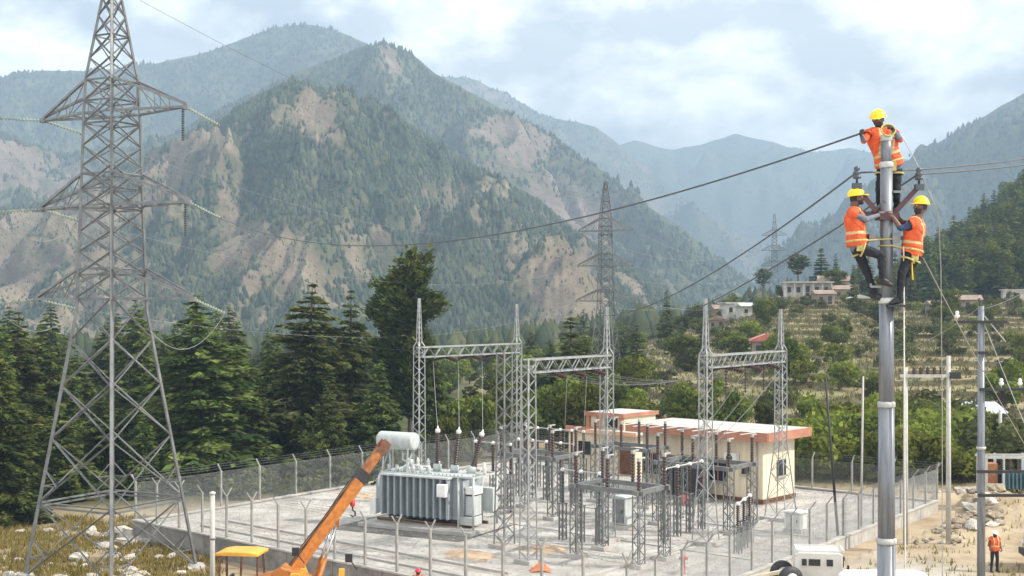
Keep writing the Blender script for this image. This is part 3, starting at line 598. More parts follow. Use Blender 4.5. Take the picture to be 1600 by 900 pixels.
def pylon(loc, rz, label, fine, strings, side_strings=True, scale=1.0):
    t = thing('transmission_tower', label, 'pylon', loc, rz, None); t.scale = (scale, scale, 1)
    if fine: t['fine'] = True
    rl, rb = (0.16, 0.062) if fine else (0.15, 0.072)
    mat = M_STEELT
    hw = tower_geometry(TOWER_PROF, t, rl, rb, mat, {5, 8, 9, 12, 13, 16, 0}, TOWER_PANELS)
    for (zl, zu, ln) in ARMS:                           # each cross arm: two upper ties, two lower chords, lacing
        hl, hu = hw(zl), hw(zu)
        for s in (-1, 1):
            tip = Vector((s*(hl+ln), 0, zl)); m = MB(); dim = 0.11 if fine else 0.14
            for sy in (-1, 1):
                m.angle((s*hl, sy*hl, zl), tip, dim, 0.025); m.angle((s*hu, sy*hu, zu), tip+Vector((0, 0, 0.12)), dim, 0.025)
                for f0, f1 in ((0.0, 0.34), (0.34, 0.66)):
                    lo0 = Vector((s*hl, sy*hl, zl)).lerp(tip, f0); lo1 = Vector((s*hl, sy*hl, zl)).lerp(tip, f1); up1 = Vector((s*hu, sy*hu, zu)).lerp(tip+Vector((0, 0, 0.12)), f1); up0 = Vector((s*hu, sy*hu, zu)).lerp(tip+Vector((0, 0, 0.12)), f0)
                    m.angle(lo1, up1, dim*.4, 0.012); m.angle(lo1, up0, dim*.4, 0.012)
            for f in (0.34, 0.66):
                a_ = Vector((s*hl, -hl, zl)).lerp(tip, f); b_ = Vector((s*hl, hl, zl)).lerp(tip, f); m.angle(a_, b_, dim*.55, 0.014)
            m.box(tip, (0.3, 0.16, 0.2))
            m.build('cross_arm', M_STEELD, t)
        for (hh, zz_) in ((hl, zl), (hu, zu)):
            m = MB()
            for k in range(4):
                c = [(-1, -1), (1, -1), (1, 1), (-1, 1)]; a, b = c[k], c[(k+1) % 4]; m.angle((a[0]*hh, a[1]*hh, zz_), (b[0]*hh, b[1]*hh, zz_), rb*1.3, 0.02)
            m.build('arm_collar', mat, t)
    if fine:
        for (sx, sy) in [(-1, -1), (1, -1), (1, 1), (-1, 1)]:
            m = MB(); m.lathe([(0.42, -1.2), (0.42, 0.0), (0.34, 0.12)], 10, (sx*2.58, sy*2.58, 0.0)); m.build('footing', M_CONC, t)
        m = MB()
        for a, b in (((-1, -1), (1, -1)), ((1, -1), (1, 1)), ((1, 1), (-1, 1)), ((-1, 1), (-1, -1))):
            for f in (0.25,):
                pass
            m.angle((a[0]*2.2, a[1]*2.2, 3.0), (b[0]*2.2, b[1]*2.2, 3.0), 0.08, 0.02)
        m.build('belt_bracing', mat, t)
        for k in range(4):                      # redundant members in the two lowest panels
            c = [(-1, -1), (1, -1), (1, 1), (-1, 1)]; a, b = c[k], c[(k+1) % 4]
            for (z0_, z1_) in ((0, 3.2), (3.2, 6.0)):
                h0, h1 = hw(z0_), hw(z1_); zm = (z0_+z1_)/2; hm_ = hw(zm)
                for p_, q_ in ((a, b), (b, a)):
                    l0 = Vector((p_[0]*hw(z0_+(zm-z0_)*.5), p_[1]*hw(z0_+(zm-z0_)*.5), z0_+(zm-z0_)*.5)); d0 = Vector((p_[0]*h0, p_[1]*h0, z0_)).lerp(Vector((q_[0]*h1, q_[1]*h1, z1_)), .25)
                    m = MB(); m.angle(l0, d0, .045, .012); m.build('brace', mat, t)
                    l0 = Vector((p_[0]*hw(zm), p_[1]*hw(zm), zm)); m = MB(); m.angle(l0, d0, .045, .012); m.build('brace', mat, t)
    return t, hw
# main tower on the left: stands on rough grass outside the fence
TW = P(175, 868, 57.0); TWX, TWY = TW.x, TW.y; TWZ = -0.75
TRZ = R(-28)
tower, thw = pylon((TWX, TWY, TWZ), TRZ, 'large galvanised lattice transmission tower standing on grass left of the yard', True, None)
TM_ = Matrix.Translation((TWX, TWY, TWZ)) @ Matrix.Rotation(TRZ, 4, 'Z')
# ------------------------------------------------------------------ tower insulators and other pylons
def tip(mtx, k, s): zl, zu, ln = ARMS[k]; hl = float(np.interp(zl, [p[0] for p in TOWER_PROF], [p[1] for p in TOWER_PROF])); return mtx @ Vector((s*(hl+ln), 0, zl))
LINE_OUT = {}
for k in range(3):
    for s in (-1, 1):
        tp = tip(TM_, k, s)
        nm = ('lowest', 'middle', 'topmost')[k]
        if s < 0:
            ends = [(tp+Vector((-1.75, -0.6, -0.08*(3-k) if k < 2 else 0.02)), 'running out to the left'), (tp+Vector((1.35, 1.3, -0.42)), 'slanting back to the right')]
        else:
            ends = [(tp+Vector((1.15, 1.0, -0.62)), 'slanting down to the right')]
        for e, wd in ends:
            t = thing('insulator_string', f'pale green insulator string {wd} from the {nm} {"left" if s < 0 else "right"} tower arm', 'insulator', tp, group='insulator strings of the large tower')
            m = MB().smooth(); disc_string(m, tp, e, 12, 0.08); m.build('disc_stack', M_GLASSINS, t, True)
            m = MB(); m.box(e, (0.16, 0.1, 0.12)); m.build('clamp', M_STEELD, t, True)
            LINE_OUT[(k, s, wd)] = e
        if s > 0 and k > 0:
            t = thing('insulator_string', f'dark hanging insulator string under the {nm} right arm of the large tower', 'insulator', tp, group='insulator strings of the large tower')
            m = MB(); disc_string(m, tp+Vector((-.12, 0, -.05)), tp+Vector((-.12, 0, -1.45)), 14, 0.075, 0.03); m.build('disc_stack', M_DARKINS, t, True)
        # slack jumper loop
        a = ends[0][0]; b = ends[1][0] if len(ends) > 1 else tp+Vector((-0.6, -0.9, -1.5 if k else -1.2))
        if s > 0: a, b = ends[0][0], tp+Vector((-1.7, -0.4, -1.35))
        pts = [a.lerp(b, f/12)+Vector((0, 0, -1.15*4*(f/12)*(1-f/12))) for f in range(13)]
        if s > 0 and k > 0: continue
        m = MB(); m.poly([p-a for p in pts], 0.012, 5, False); o = m.build('jumper_wire', M_WIREL); o.location = a
        tag(o, f'slack looping jumper wire under the {nm} {"left" if s < 0 else "right"} arm of the large tower', 'wire', 'tower jumper wires')
T2 = P(946, 600, 150.0); t2z = gz(T2.x, T2.y)
tower2, _ = pylon((T2.x, T2.y, -0.4), R(-20), 'distant grey lattice tower rising behind the substation gantries', False, None, True, .76)
TM2 = Matrix.Translation((T2.x, T2.y, -0.4)) @ Matrix.Rotation(R(-20), 4, 'Z') @ Matrix.Diagonal((.76, .76, 1, 1))
T3 = P(1210, 480, 345.0); t3z = gz(T3.x, T3.y)
tower3, _ = pylon((T3.x, T3.y, t3z-0.5), R(-12), 'faint far lattice tower standing on the hilltop beside the houses', False, None, True, .76)
TM3 = Matrix.Translation((T3.x, T3.y, t3z-0.5)) @ Matrix.Rotation(R(-12), 4, 'Z') @ Matrix.Diagonal((.76, .76, 1, 1))

# ------------------------------------------------------------------ gantries
def lattice_post(t, name, c, h, wt, wb, mat, leg=0.07, br=0.04, top=None, pan=0.75, rz=UANG, z0=0.0):
    """square lattice column as a part with four legs and one mesh of lacing"""
    Mz = Matrix.Rotation(rz, 3, 'Z'); c = Vector((c[0], c[1], 0))
    root = MB(); root.box((c.x, c.y, z0+0.06), (wb*2+0.35, wb*2+0.35, 0.24), rz); ro = root.build(name, M_CONC, t, True)
    if wb > wt+0.05: zs_ = [0, h*0.45, h]; ws = [wb, wt*1.08, wt]
    else: zs_ = [0, h]; ws = [wb, wt]
    if top: zs_ += [h+.25, top]; ws += [min(wt, .11), 0.045]
    def hw(z): return float(np.interp(z, zs_, ws))
    cs = [(-1, -1), (1, -1), (1, 1), (-1, 1)]
    def pt(s, z): return c+Mz @ Vector((s[0]*hw(z), s[1]*hw(z), 0))+Vector((0, 0, z0+z))
    for s in cs:
        m = MB()
        for i in range(len(zs_)-1): m.angle(pt(s, zs_[i]), pt(s, zs_[i+1]), leg, leg*.25, up=Mz @ Vector((-s[0], -s[1]*.2, 0)))
        m.build('leg', mat, ro, True)
    m = MB(); H = zs_[-1]; z = 0.12; k = 0
    while z < H-0.25:
        z1 = min(H-.1, z+max(0.30, pan*hw(z)*2))
        for q in range(4):
            a, b = cs[q], cs[(q+1) % 4]
            m.angle(pt(a, z), pt(b, z1), br, br*.3) if (k+q) % 2 else m.angle(pt(b, z), pt(a, z1), br, br*.3)
        z = z1; k += 1
    m.build('lacing', mat, ro, True, kind='stuff')
    return ro
def lattice_beam(t, name, a, b, w_, h, mat, ch=0.07, br=0.04, n=None):
    a = Vector(a); b = Vector(b); d = (b-a); L = d.length; d.normalize(); sx = Vector((d.y, -d.x, 0)).normalized(); up = Vector((0, 0, 1))
    cs = [(-1, -1), (1, -1), (1, 1), (-1, 1)]
    m = MB(); m.bar(a-sx*w_/2, a+sx*w_/2, 0.1, 0.1); m.bar(b-sx*w_/2, b+sx*w_/2, 0.1, 0.1); ro = m.build(name, mat, t, True)
    def pt(s, f): return a+d*(L*f)+sx*s[0]*w_/2+up*s[1]*h/2
    for s in cs:
        m = MB(); m.angle(pt(s, 0), pt(s, 1), ch, ch*.25); m.build('chord', mat, ro, True)
    n = n or max(3, round(L/h*1.0)); m = MB()
    for i in range(n):
        f0, f1 = i/n, (i+1)/n
        for q in range(4):
            p, r = cs[q], cs[(q+1) % 4]
            m.angle(pt(p, f0), pt(r, f1), br, br*.3) if (i+q) % 2 else m.angle(pt(r, f0), pt(p, f1), br, br*.3)
    m.build('lacing', mat, ro, True, kind='stuff')
    return ro
def gantry(label, ca, cb, zb, tops, wb, mat=M_STEEL):
    t = thing('gantry', label, 'gantry', (ca[0], ca[1], 0))
    lattice_post(t, 'column', ca, zb+0.35, 0.22, wb[0], mat, 0.062, 0.028, tops[0])
    lattice_post(t, 'column', cb, zb+0.35, 0.22, wb[1], mat, 0.062, 0.028, tops[1])
    lattice_beam(t, 'beam', (ca[0], ca[1], zb), (cb[0], cb[1], zb), 0.5, 0.55, mat, 0.075, 0.036)
    return t
cA = (-5.22, 72.0); cC = (cA[0]+VV[0]*9.4, cA[1]+VV[1]*9.4)
cB = (0.70, 55.0); cD = (cB[0]+VV[0]*6.4, cB[1]+VV[1]*6.4)
cE = (9.0, 59.5); cF = (cE[0]+VV[0]*8.4, cE[1]+VV[1]*8.4)
gantry('tall lattice gantry behind the transformer with two spiked columns', cA, cC, 8.45, (11.5, 11.2), (0.26, 0.34))
gantry('lattice gantry in the middle of the yard in front of the orange framed building', cB, cD, 8.45, (None, 11.0), (0.27, 0.3))
gantry('lattice gantry before the long control building with wide footed columns', cE, cF, 8.45, (11.4, 10.9), (0.46, 0.62))
# a second column close behind the middle gantry column and one strip of beam joining it
t = thing('lattice_mast', 'slim lattice mast standing just behind the middle gantry column', 'mast', (-0.35, 58.5, 0))
lattice_post(t, 'column', (-0.35, 58.5), 8.9, 0.25, 0.34, M_STEELD, 0.07, 0.036, None)

def post_insulator_mb(m, base, h, r, n=9, axis=(0, 0, 1)):
    prof = [(r*.62, 0)]
    for i in range(n):
        z = h*(i+0.15)/n; prof += [(r*.62, z), (r, z+h/n*.25), (r*.95, z+h/n*.45), (r*.62, z+h/n*.7)]
    prof += [(r*.62, h)]
    m.lathe(prof, 9, base, axis)
def pts_yard(c, a, b): return (c[0]+UV[0]*a+VV[0]*b, c[1]+UV[1]*a+VV[1]*b)
FR_TOP = 3.15
def bus_frame(label, corner, lu, lv, ins):
    """four lattice posts carrying channel beams and brown post insulators; corner = front right post, lu to the left, lv to the back"""
    t = thing('busbar_rack', label, 'busbar frame', (corner[0], corner[1], 0), group='busbar support frames')
    cs = [pts_yard(corner, -lu*i, lv*j) for i, j in ((0, 0), (1, 0), (1, 1), (0, 1))]
    for c in cs: lattice_post(t, 'post', c, FR_TOP-0.1, 0.19, 0.19, M_STEELT, 0.06, 0.03, None, 0.9)
    for i in range(4):
        a, b = cs[i], cs[(i+1) % 4]; m = MB(); d = (Vector((*b, 0))-Vector((*a, 0))).normalized()*0.28
        zo = 0.012*(i % 2)
        m.bar(Vector((*a, FR_TOP+zo))-d, Vector((*b, FR_TOP+zo))+d, 0.16, 0.2); m.build('beam', M_STEELT, t, True)
    for (fa, fb, lean) in ins:
        p = pts_yard(corner, -lu*fa, lv*fb); o = MB().smooth(); b = Vector((p[0], p[1], FR_TOP+0.1))
        post_insulator_mb(o, b, 1.25, 0.10); io = o.build('insulator', M_BROWNINS, t, True)
        o = MB(); o.box(b+Vector((0, 0, 1.31)), (0.13, 0.13, 0.14), UANG); o.bar(b+Vector((0, 0, 1.36)), b+Vector((VV[0]*.5, VV[1]*.5, 1.36)), 0.06); o.build('terminal', M_STEELL, io, True)
    return t
INS6 = [(0, 0, 0), (0.5, 0.02, 0), (1, 0, 0), (0, 1, 0), (0.5, 1, 0), (1, 1, 0)]
bus_frame('steel busbar frame nearest the front fence with brown insulators', (5.35, 54.0), 3.4, 2.2, INS6)
bus_frame('steel busbar frame before the control building wall', (10.5, 62.0), 4.2, 2.6, INS6)
bus_frame('steel busbar frame behind the middle gantry column', (2.1, 66.2), 3.6, 2.2, INS6)
bus_frame('steel busbar frame beside the small orange framed building', (7.4, 70.0), 3.6, 2.0, INS6)

def pedestal(label, x, y, hp, hi, grp, mat=M_BROWNINS, r=0.10):
    t = thing('post_insulator', label, 'insulator', (x, y, 0), group=grp)
    m = MB()
    for s in ((-1, -1), (1, -1), (1, 1), (-1, 1)): m.bar((s[0]*.12, s[1]*.12, -0.02), (s[0]*.12, s[1]*.12, hp), 0.05)
    k = 0; z = 0.1
    while z < hp-0.35:
        for (a, b) in (((-1, -1), (1, -1)), ((1, -1), (1, 1)), ((1, 1), (-1, 1)), ((-1, 1), (-1, -1))):
            if k % 2: a, b = b, a
            m.bar((a[0]*.12, a[1]*.12, z), (b[0]*.12, b[1]*.12, z+.34), 0.03, 0.02)
        z += .34; k += 1
    m.box((0, 0, hp+0.02), (0.34, 0.34, 0.05)); m.build('pedestal', M_STEELT, t)
    m = MB().smooth(); post_insulator_mb(m, (0, 0, hp+0.045), hi, r, 10); io = m.build('insulator', mat, t)
    m = MB(); m.lathe([(0.07, 0), (0.11, 0.02), (0.11, 0.1), (0.05, 0.16)], 8, (0, 0, hp+0.045+hi)); m.build('terminal_cap', M_WHITEINS, io)
    t.rotation_euler.z = UANG
    return t
BUSP = []
pp = None
def prow(label, grp, start, du, dv, n, hp, hi, mat=M_BROWNINS, r=0.1):
    global pp
    first = None; res = []
    for i in range(n):
        x, y = pts_yard(start, du*i, dv*i)
        if first is None: first = pedestal(label, x, y, hp, hi, grp, mat, r); o = first
        else: o = copy_tree(first); o.location = (x, y, 0)
        o['label'] = label
        res.append(Vector((x, y, hp+hi+0.12)))
    BUSP.append(res); return res
prow('brown post insulator in the row left of the small orange framed building', 'post insulators in the back row', (0.9, 79.0), 0.9, 0, 6, 2.0, 1.5)
prow('brown post insulator in the second row before the back fence', 'post insulators in the second back row', (0.4, 74.5), 1.05, 0, 5, 1.9, 1.3)
prow('dark surge arrester on a pedestal between the middle gantry and the cabinet', 'surge arresters in the yard centre', (2.4, 60.6), 1.1, 0, 3, 1.7, 1.5, M_DARKINS, 0.09)
prow('brown post insulator standing right of the grey kiosk', 'post insulators beside the kiosk', (7.2, 60.4), 0.0, 1.25, 4, 1.9, 1.35)
prow('brown post insulator standing at the foot of the wide footed gantry', 'post insulators near the wide footed gantry', (10.1, 57.2), -0.35, 1.3, 3, 1.2, 0.9)
prow('brown post insulator behind the transformer bay', 'post insulators behind the transformer', (-2.0, 70.5), 1.3, 0, 3, 2.0, 1.5)
for j, res in enumerate(BUSP):                      # tubular busbar along each row
    m = MB(); m.poly([p-res[0] for p in res], 0.035, 6); o = m.build('busbar', M_STEELL); o.location = res[0]
    tag(o, ('tubular busbar along the back insulator row', 'tubular busbar along the second back row', 'short busbar over the dark surge arresters', 'busbar running back beside the grey kiosk', 'low busbar by the wide footed gantry', 'busbar behind the transformer bay')[j], 'busbar')

def kiosk(label, x, y, s, mat, mat2, rz=UANG):
    t = thing('kiosk', label, 'cabinet', (x, y, 0), rz)
    m = MB(); m.box((0, 0, 0.10), (s[0]+.1, s[1]+.1, 0.24)); m.build('plinth', M_CONC, t)
    m = MB(); m.box((0, 0, 0.24+s[2]/2), s); m.build('body', mat, t, bevel=0.02)
    m = MB(); m.box((0, -s[1]/2-0.012, 0.24+s[2]/2), (s[0]*.8, 0.025, s[2]*.86)); d = m.build('door', mat2, t)
    m = MB(); m.box((s[0]*.28, -s[1]/2-0.04, 0.24+s[2]/2), (0.03, 0.03, 0.16)); m.build('handle', M_BLACK, d)
    m = MB(); m.extr([(-s[0]/2-.08, 0), (s[0]/2+.08, 0), (s[0]/2+.08, .03), (0, .09), (-s[0]/2-.08, .03)], -s[1]/2-.08, s[1]/2+.08, Matrix.Translation((0, 0, 0.24+s[2]))); m.build('roof', mat, t)
    return t
k = G(973, 826); kiosk('grey steel kiosk cabinet with pale sides in the yard centre', k.x, k.y, (0.85, 0.7, 1.35), M_TRAFOL, M_STEELD)
k = G(1262, 838); kiosk('pale box cabinet just inside the side fence', k.x-0.4, k.y+0.8, (0.9, 0.6, 0.8), M_WHITE, M_TRAFOL)

# ------------------------------------------------------------------ power transformer
TA = R(-28.5); tr = thing('power_transformer', 'large grey power transformer with cooling fins and white oil tank', 'transformer', (-4.2, 64.6, 0), TA)
m = MB(); m.box((0.3, 0, 0.09), (6.6, 3.9, 0.22)); m.build('plinth', M_CONC, tr, bevel=0.03)
for yy in (-0.75, 0.75):
    m = MB(); m.box((0.2, yy, 0.27), (5.6, 0.12, 0.15)); m.build('rail', M_RUST, tr)
for xx in (-1.7, 1.9):
    for yy in (-0.75, 0.75):
        m = MB().smooth(); m.lathe([(0.14, -.06), (0.2, -.05), (0.2, .05), (0.14, .06)], 14, (xx, yy, 0.50), (0, 1, 0)); m.build('wheel', M_BLACK, tr)
m = MB(); m.box((0.25, 0, 1.58), (4.7, 1.75, 2.05)); tk = m.build('tank', M_TRAFO, tr, bevel=0.03)
m = MB(); m.box((0.25, 0, 0.52), (4.4, 1.5, 0.14)); m.build('underframe', M_BLACK, tr)
for yy, nx in ((-0.888, 11), (0.888, 11)):
    s = -1 if yy < 0 else 1
    for i in range(nx):                              # pressed cooling fins, each a part
        x = -1.96+i*0.385; m = MB(); m.box((x, yy+s*0.24, 1.58), (0.10, 0.46, 1.98)); m.build('cooling_fin', M_TRAFO, tr, bevel=0.03)
        if i < nx-1: 
            m = MB(); m.box((x+0.19, yy+s*0.06, 1.58), (0.27, 0.10, 1.94)); m.build('fin_web', M_TRAFO, tr)
    m = MB(); m.box((-0.035, yy+s*0.26, 2.62), (4.1, 0.54, 0.10)); m.build('fin_header', M_TRAFOL, tr, bevel=0.02)
m = MB(); m.box((-2.32, -0.55, 1.5), (0.42, 0.9, 1.7)); m.build('end_radiator', M_TRAFO, tr, bevel=0.03)
m = MB(); m.box((-2.62, -0.95, 0.95), (0.34, 0.4, 0.8)); m.build('control_box', M_WHITE, tr, bevel=0.02)
m = MB(); m.box((0.25, 0, 2.68), (5.0, 2.05, 0.10)); m.build('cover', M_TRAFOL, tr, bevel=0.015)
m = MB()
for i in range(22):
    for yy in (-.97, .97): m.lathe([(0.03, 0), (0.03, 0.05)], 6, (-2.1+i*.22, yy, 2.73))
m.build('cover_bolts', M_STEELD, tr, kind='stuff')
# conservator on its stand
m = MB().smooth(); m.lathe([(0.30, 0), (0.43, 0.02), (0.445, 0.06), (0.445, 2.04), (0.43, 2.08), (0.30, 2.1)], 28, (-2.55, -0.55, 4.25), (1, 0, 0)); cs_ = m.build('conservator', M_TRAFOL, tr)
m = MB().smooth(); m.lathe([(0.02, 0), (0.36, 0.0), (0.36, 0.02), (0.02, .03)], 20, (-2.58, -0.55, 4.25), (-1, 0, 0)); m.build('end_plate', M_TRAFO, cs_)
m = MB().smooth(); m.lathe([(0.10, 0), (0.10, 0.03)], 14, (-2.61, -0.55, 4.1), (-1, 0, 0)); m.build('oil_gauge', M_RED, cs_)
for xx in (-2.2, -0.75):
    m = MB()
    for yy in (-0.9, -0.2): m.angle((xx, yy, 2.72), (xx, yy+(.12 if yy < -.5 else -.12), 3.9), 0.09, 0.02)
    m.angle((xx, -.9, 2.8), (xx, -.3, 3.8), 0.06, 0.015); m.build('conservator_stand', M_TRAFOL, tr)
m = MB().smooth(); m.poly([(-1.2, -.55, 3.85), (-1.2, -.55, 3.3), (-0.7, -.5, 3.05), (0.2, -.3, 2.98), (0.2, -.3, 2.7)], 0.055, 8); m.build('oil_pipe', M_TRAFOL, tr)
m = MB().smooth(); m.lathe([(0.12, 0), (0.14, .05), (0.14, .3), (0.1, .34)], 12, (-0.75, -.5, 3.0)); m.build('gas_relay', M_TRAFOL, tr)
m = MB().smooth(); m.lathe([(0.07, 0), (0.07, .55), (0.05, .6)], 10, (-2.35, -.95, 1.9)); m.build('breather', M_WHITE, tr)
for i in range(4):                                   # low voltage bushings, pale
    m = MB().smooth(); m.lathe([(0.09, 0), (0.12, .03), (0.12, .22), (0.07, .26), (0.10, .32), (0.07, .38), (0.10, .44), (0.06, .5), (0.03, .6)], 10, (-1.5+i*.62, 0.35, 2.73)); m.build('low_voltage_bushing', M_WHITEINS, tr)
for i in range(6):
    m = MB().smooth(); m.lathe([(0.06, 0), (0.09, .02), (0.09, .3), (0.05, .34)], 10, (-1.9+i*.48, -.75, 2.73)); m.build('radiator_valve', M_TRAFOL, tr)
for i, (xx, lx) in enumerate(((0.35, -0.06), (1.35, 0.06), (2.3, 0.26))):   # high voltage bushings, dark with white tops
    ax = Vector((lx, 0.12, 1)).normalized(); b = Vector((xx, 0.25, 2.73))
    m = MB().smooth(); m.lathe([(0.22, 0), (0.22, .32), (0.17, .36)], 14, b, ax); tu = m.build('bushing_turret', M_TRAFOL, tr)
    m = MB().smooth(); post_insulator_mb(m, b+ax*.36, 1.55, 0.135, 13, ax); m.build('high_voltage_bushing', M_BROWNINS, tr)
    m = MB().smooth(); m.lathe([(0.06, 0), (0.13, .04), (0.13, .18), (0.05, .24), (0.03, .36)], 10, b+ax*1.91, ax); m.build('bushing_cap', M_WHITEINS, tr)
BUSH = [Matrix.Translation((-4.2, 64.6, 0)) @ Matrix.Rotation(TA, 4, 'Z') @ (Vector((xx, 0.25, 2.73))+Vector((lx, .12, 1)).normalized()*2.2) for xx, lx in ((0.35, -0.06), (1.35, 0.06), (2.3, 0.26))]
# right end: boxes, platform posts and cooler
for nm, c, s, mt in (('marshalling_box', (2.86, -0.45, 1.28), (0.5, 0.75, 0.95), M_TRAFOL), ('marshalling_box', (2.9, -0.45, 2.02), (0.55, 0.8, 0.36), M_WHITE), ('tap_changer_box', (3.05, 0.75, 1.45), (0.8, 0.55, 1.15), M_TRAFOL), ('control_box', (1.75, -1.55, 2.05), (0.5, 0.28, 0.62), M_WHITE), ('cable_box', (2.75, -0.5, 0.55), (0.75, 0.9, 0.42), M_TRAFOL)):
    m = MB(); m.box(c, s); d = m.build(nm, mt, tr, bevel=0.02)
    m = MB(); m.box((c[0], c[1]-s[1]/2-.012, c[2]), (s[0]*.8, 0.02, s[2]*.8)); m.build('door', mt, d)
for xx, yy in ((2.45, -1.2), (3.3, -1.2), (3.3, 1.15), (2.45, 1.15)):
    m = MB().smooth(); m.tube((xx, yy, 0.2), (xx, yy, 2.75), 0.055, 0.055, 8); m.build('platform_post', M_TRAFOL, tr)
m = MB()
for z in (2.72,):
    m.bar((2.45, -1.2, z), (3.3, -1.2, z), 0.08); m.bar((2.45, 1.15, z), (3.3, 1.15, z), 0.08); m.bar((3.3, -1.2, z-.002), (3.3, 1.15, z-.002), 0.078); m.bar((2.3, 0, z), (3.3, 0, z), 0.07)
m.build('platform_rail', M_TRAFOL, tr)
for i in range(3):
    m = MB().smooth(); m.lathe([(0.06, 0), (0.11, .02), (0.08, .1), (0.11, .14), (0.08, .22), (0.11, .26), (0.06, .36), (0.03, .45)], 10, (2.7+i*.3, 0.9-i*.5, 2.78)); m.build('neutral_bushing', M_WHITEINS, tr)
m = MB().smooth(); m.poly([(2.55, -.9, 2.6), (2.6, -.95, 1.8), (2.6, -.95, .8)], 0.05, 8); m.build('cable_pipe', M_TRAFO, tr)
for i in range(3):
    x, y = -1.5+i*2.0, -2.7-0.3*(i % 2)
# orange soil heap and boxes right of the transformer
def mound(name, label, c, rx, ry, h, mat, seed, kind='structure', rz=0.0):
    n = 26; gx, gy = np.meshgrid(np.linspace(-1.15, 1.15, n), np.linspace(-1.15, 1.15, n), indexing='ij')
    r2 = (gx**2+gy**2)*(1+.9*fbm(gx*1.6+seed, gy*1.6, 3, seed+4)); z = h*(np.exp(-(gx**2+gy**2)*2.0)+0.75*fbm(gx*2.6+seed, gy*2.6, 5, seed, .65)-.42); z = np.where(gx**2+gy**2 > 1.15, -.1, z)
    ix = np.arange(n*n).reshape(n, n); FQ = np.stack([ix[:-1, :-1], ix[1:, :-1], ix[1:, 1:], ix[:-1, 1:]], -1).reshape(-1, 4)
    o = link(name, fast_mesh(name, np.stack([gx*rx, gy*ry, z], -1).reshape(-1, 3), FQ, smooth=True), mat, None, c); o.rotation_euler.z = rz
    return tag(o, label, None, kind=kind)
g = G(735, 868); mound('soil_heap', 'low heap of orange soil beside the transformer plinth', (g.x, g.y, 0), 2.2, 1.3, 0.22, M_SOIL, 3, rz=UANG)
g = G(850, 858); mound('soil_heap', 'low heap of orange soil near the middle gantry column', (g.x, g.y, 0), 1.8, 1.4, 0.28, M_SOIL, 5, rz=UANG+.5)
g = G(560, 775); mound('soil_heap', 'strip of orange soil beyond the transformer near the cedar fence', (g.x, g.y, 0), 2.6, 1.0, 0.3, M_SOIL, 8, rz=UANG)
# ------------------------------------------------------------------ buildings in the yard
M_FASC = node_mat('fascia_terracotta', (0.44, 0.195, 0.125), 0.8, 0, 0.15, 1.0)
b0 = Vector((13.95, 71.2, 0)); BW, BD, BH = 8.2, 3.5, 3.85
bt = thing('control_building', 'long cream control building with terracotta fascia and flat roof', 'building', b0, math.atan2(-UV[1], -UV[0])-math.pi)
# local axes: x to the left end is negative, y to the back
def bpart(name, c, s, mat, par=None, bev=0.0): m = MB(); m.box(c, s); return m.build(name, mat, par or bt, bevel=bev)
bpart('wall', (-BW/2, BD/2, BH/2), (BW, BD, BH), M_CREAM)
bpart('plinth', (-BW/2, BD/2, 0.17), (BW+.12, BD+.12, 0.24), M_RUST)
rf = bpart('roof', (-BW/2, BD/2-0.05, BH+0.12), (BW+1.5, BD+1.4, 0.20), M_ROOFW)
bpart('fascia', (-BW/2, -0.72, BH-0.02), (BW+1.5, 0.10, 0.5), M_FASC, rf); bpart('fascia', (0.72, BD/2-0.05, BH-0.02), (0.10, BD+1.28, 0.5), M_FASC, rf); bpart('fascia', (-BW-.72, BD/2-0.05, BH-0.02), (0.10, BD+1.28, 0.5), M_FASC, rf)
bpart('soffit', (-BW/2, -0.34, BH-0.1), (BW+1.3, 0.62, 0.06), M_CREAM, rf)
m = MB()
for i in range(9): m.box((-BW*i/8, -0.05, BH+0.24), (0.06, BD+1.2, 0.05))
m.build('roof_sheet_ribs', M_ROOFW, rf, kind='stuff')
for (x, z, w_, h, nm) in ((-1.1, 1.75, 0.5, 0.45, 'vent_window'), (-2.9, 1.6, 1.1, 1.2, 'window'), (-5.0, 1.6, 1.1, 1.2, 'window'), (-7.6, 1.6, 1.1, 1.2, 'window')):
    o = bpart(nm, (x, -0.012, z+.1), (w_, 0.06, h), M_GLASS); bpart('frame', (x, -0.035, z+.1), (w_*.06, 0.06, h), M_TERRA, o); bpart('sill', (x, -0.07, z+.1-h/2-.04), (w_+.2, 0.2, 0.07), M_CONC, o); bpart('lintel', (x, -0.05, z+.1+h/2+.05), (w_+.16, .12, .09), M_FASC, o)
d = bpart('door', (-6.3, -0.02, 1.25), (1.0, 0.08, 2.1), M_RUST); bpart('handle', (-6.0, -0.08, 1.25), (0.04, 0.05, 0.18), M_STEELL, d)
for xx in (-0.35, -4.1, -7.9):
    m = MB().smooth(); m.tube((xx, -.07, .2), (xx, -.07, BH-.2), .045, .045, 8); m.build('drainpipe', M_CONC, bt)
o = bpart('air_conditioner', (-1.9, -.2, 2.5), (.8, .34, .55), M_WHITE); m = MB().smooth(); m.lathe([(.2, 0), (.2, .02)], 14, (-1.95, -.372, 2.5), (0, -1, 0)); m.build('fan_grille', M_DARK, o)
bpart('step', (-6.3, -0.5, 0.1), (1.6, 0.8, 0.2), M_CONC)
o = bpart('window', (0.012, 2.0, 1.9), (0.06, 1.0, 0.9), M_GLASS); bpart('sill', (.07, 2.0, 1.41), (.2, 1.2, .07), M_CONC, o)
# switchgear panels against the wall
for i in range(3):
    p = bt.matrix_basis @ Vector((-3.4-i*1.05, -1.15, 0)); kiosk(f'dark switchgear cabinet before the control building wall, {("right", "middle", "left")[i]} one of three', p.x, p.y, (0.9, 0.7, 1.75), M_STEELD, M_DARK, bt.rotation_euler.z)
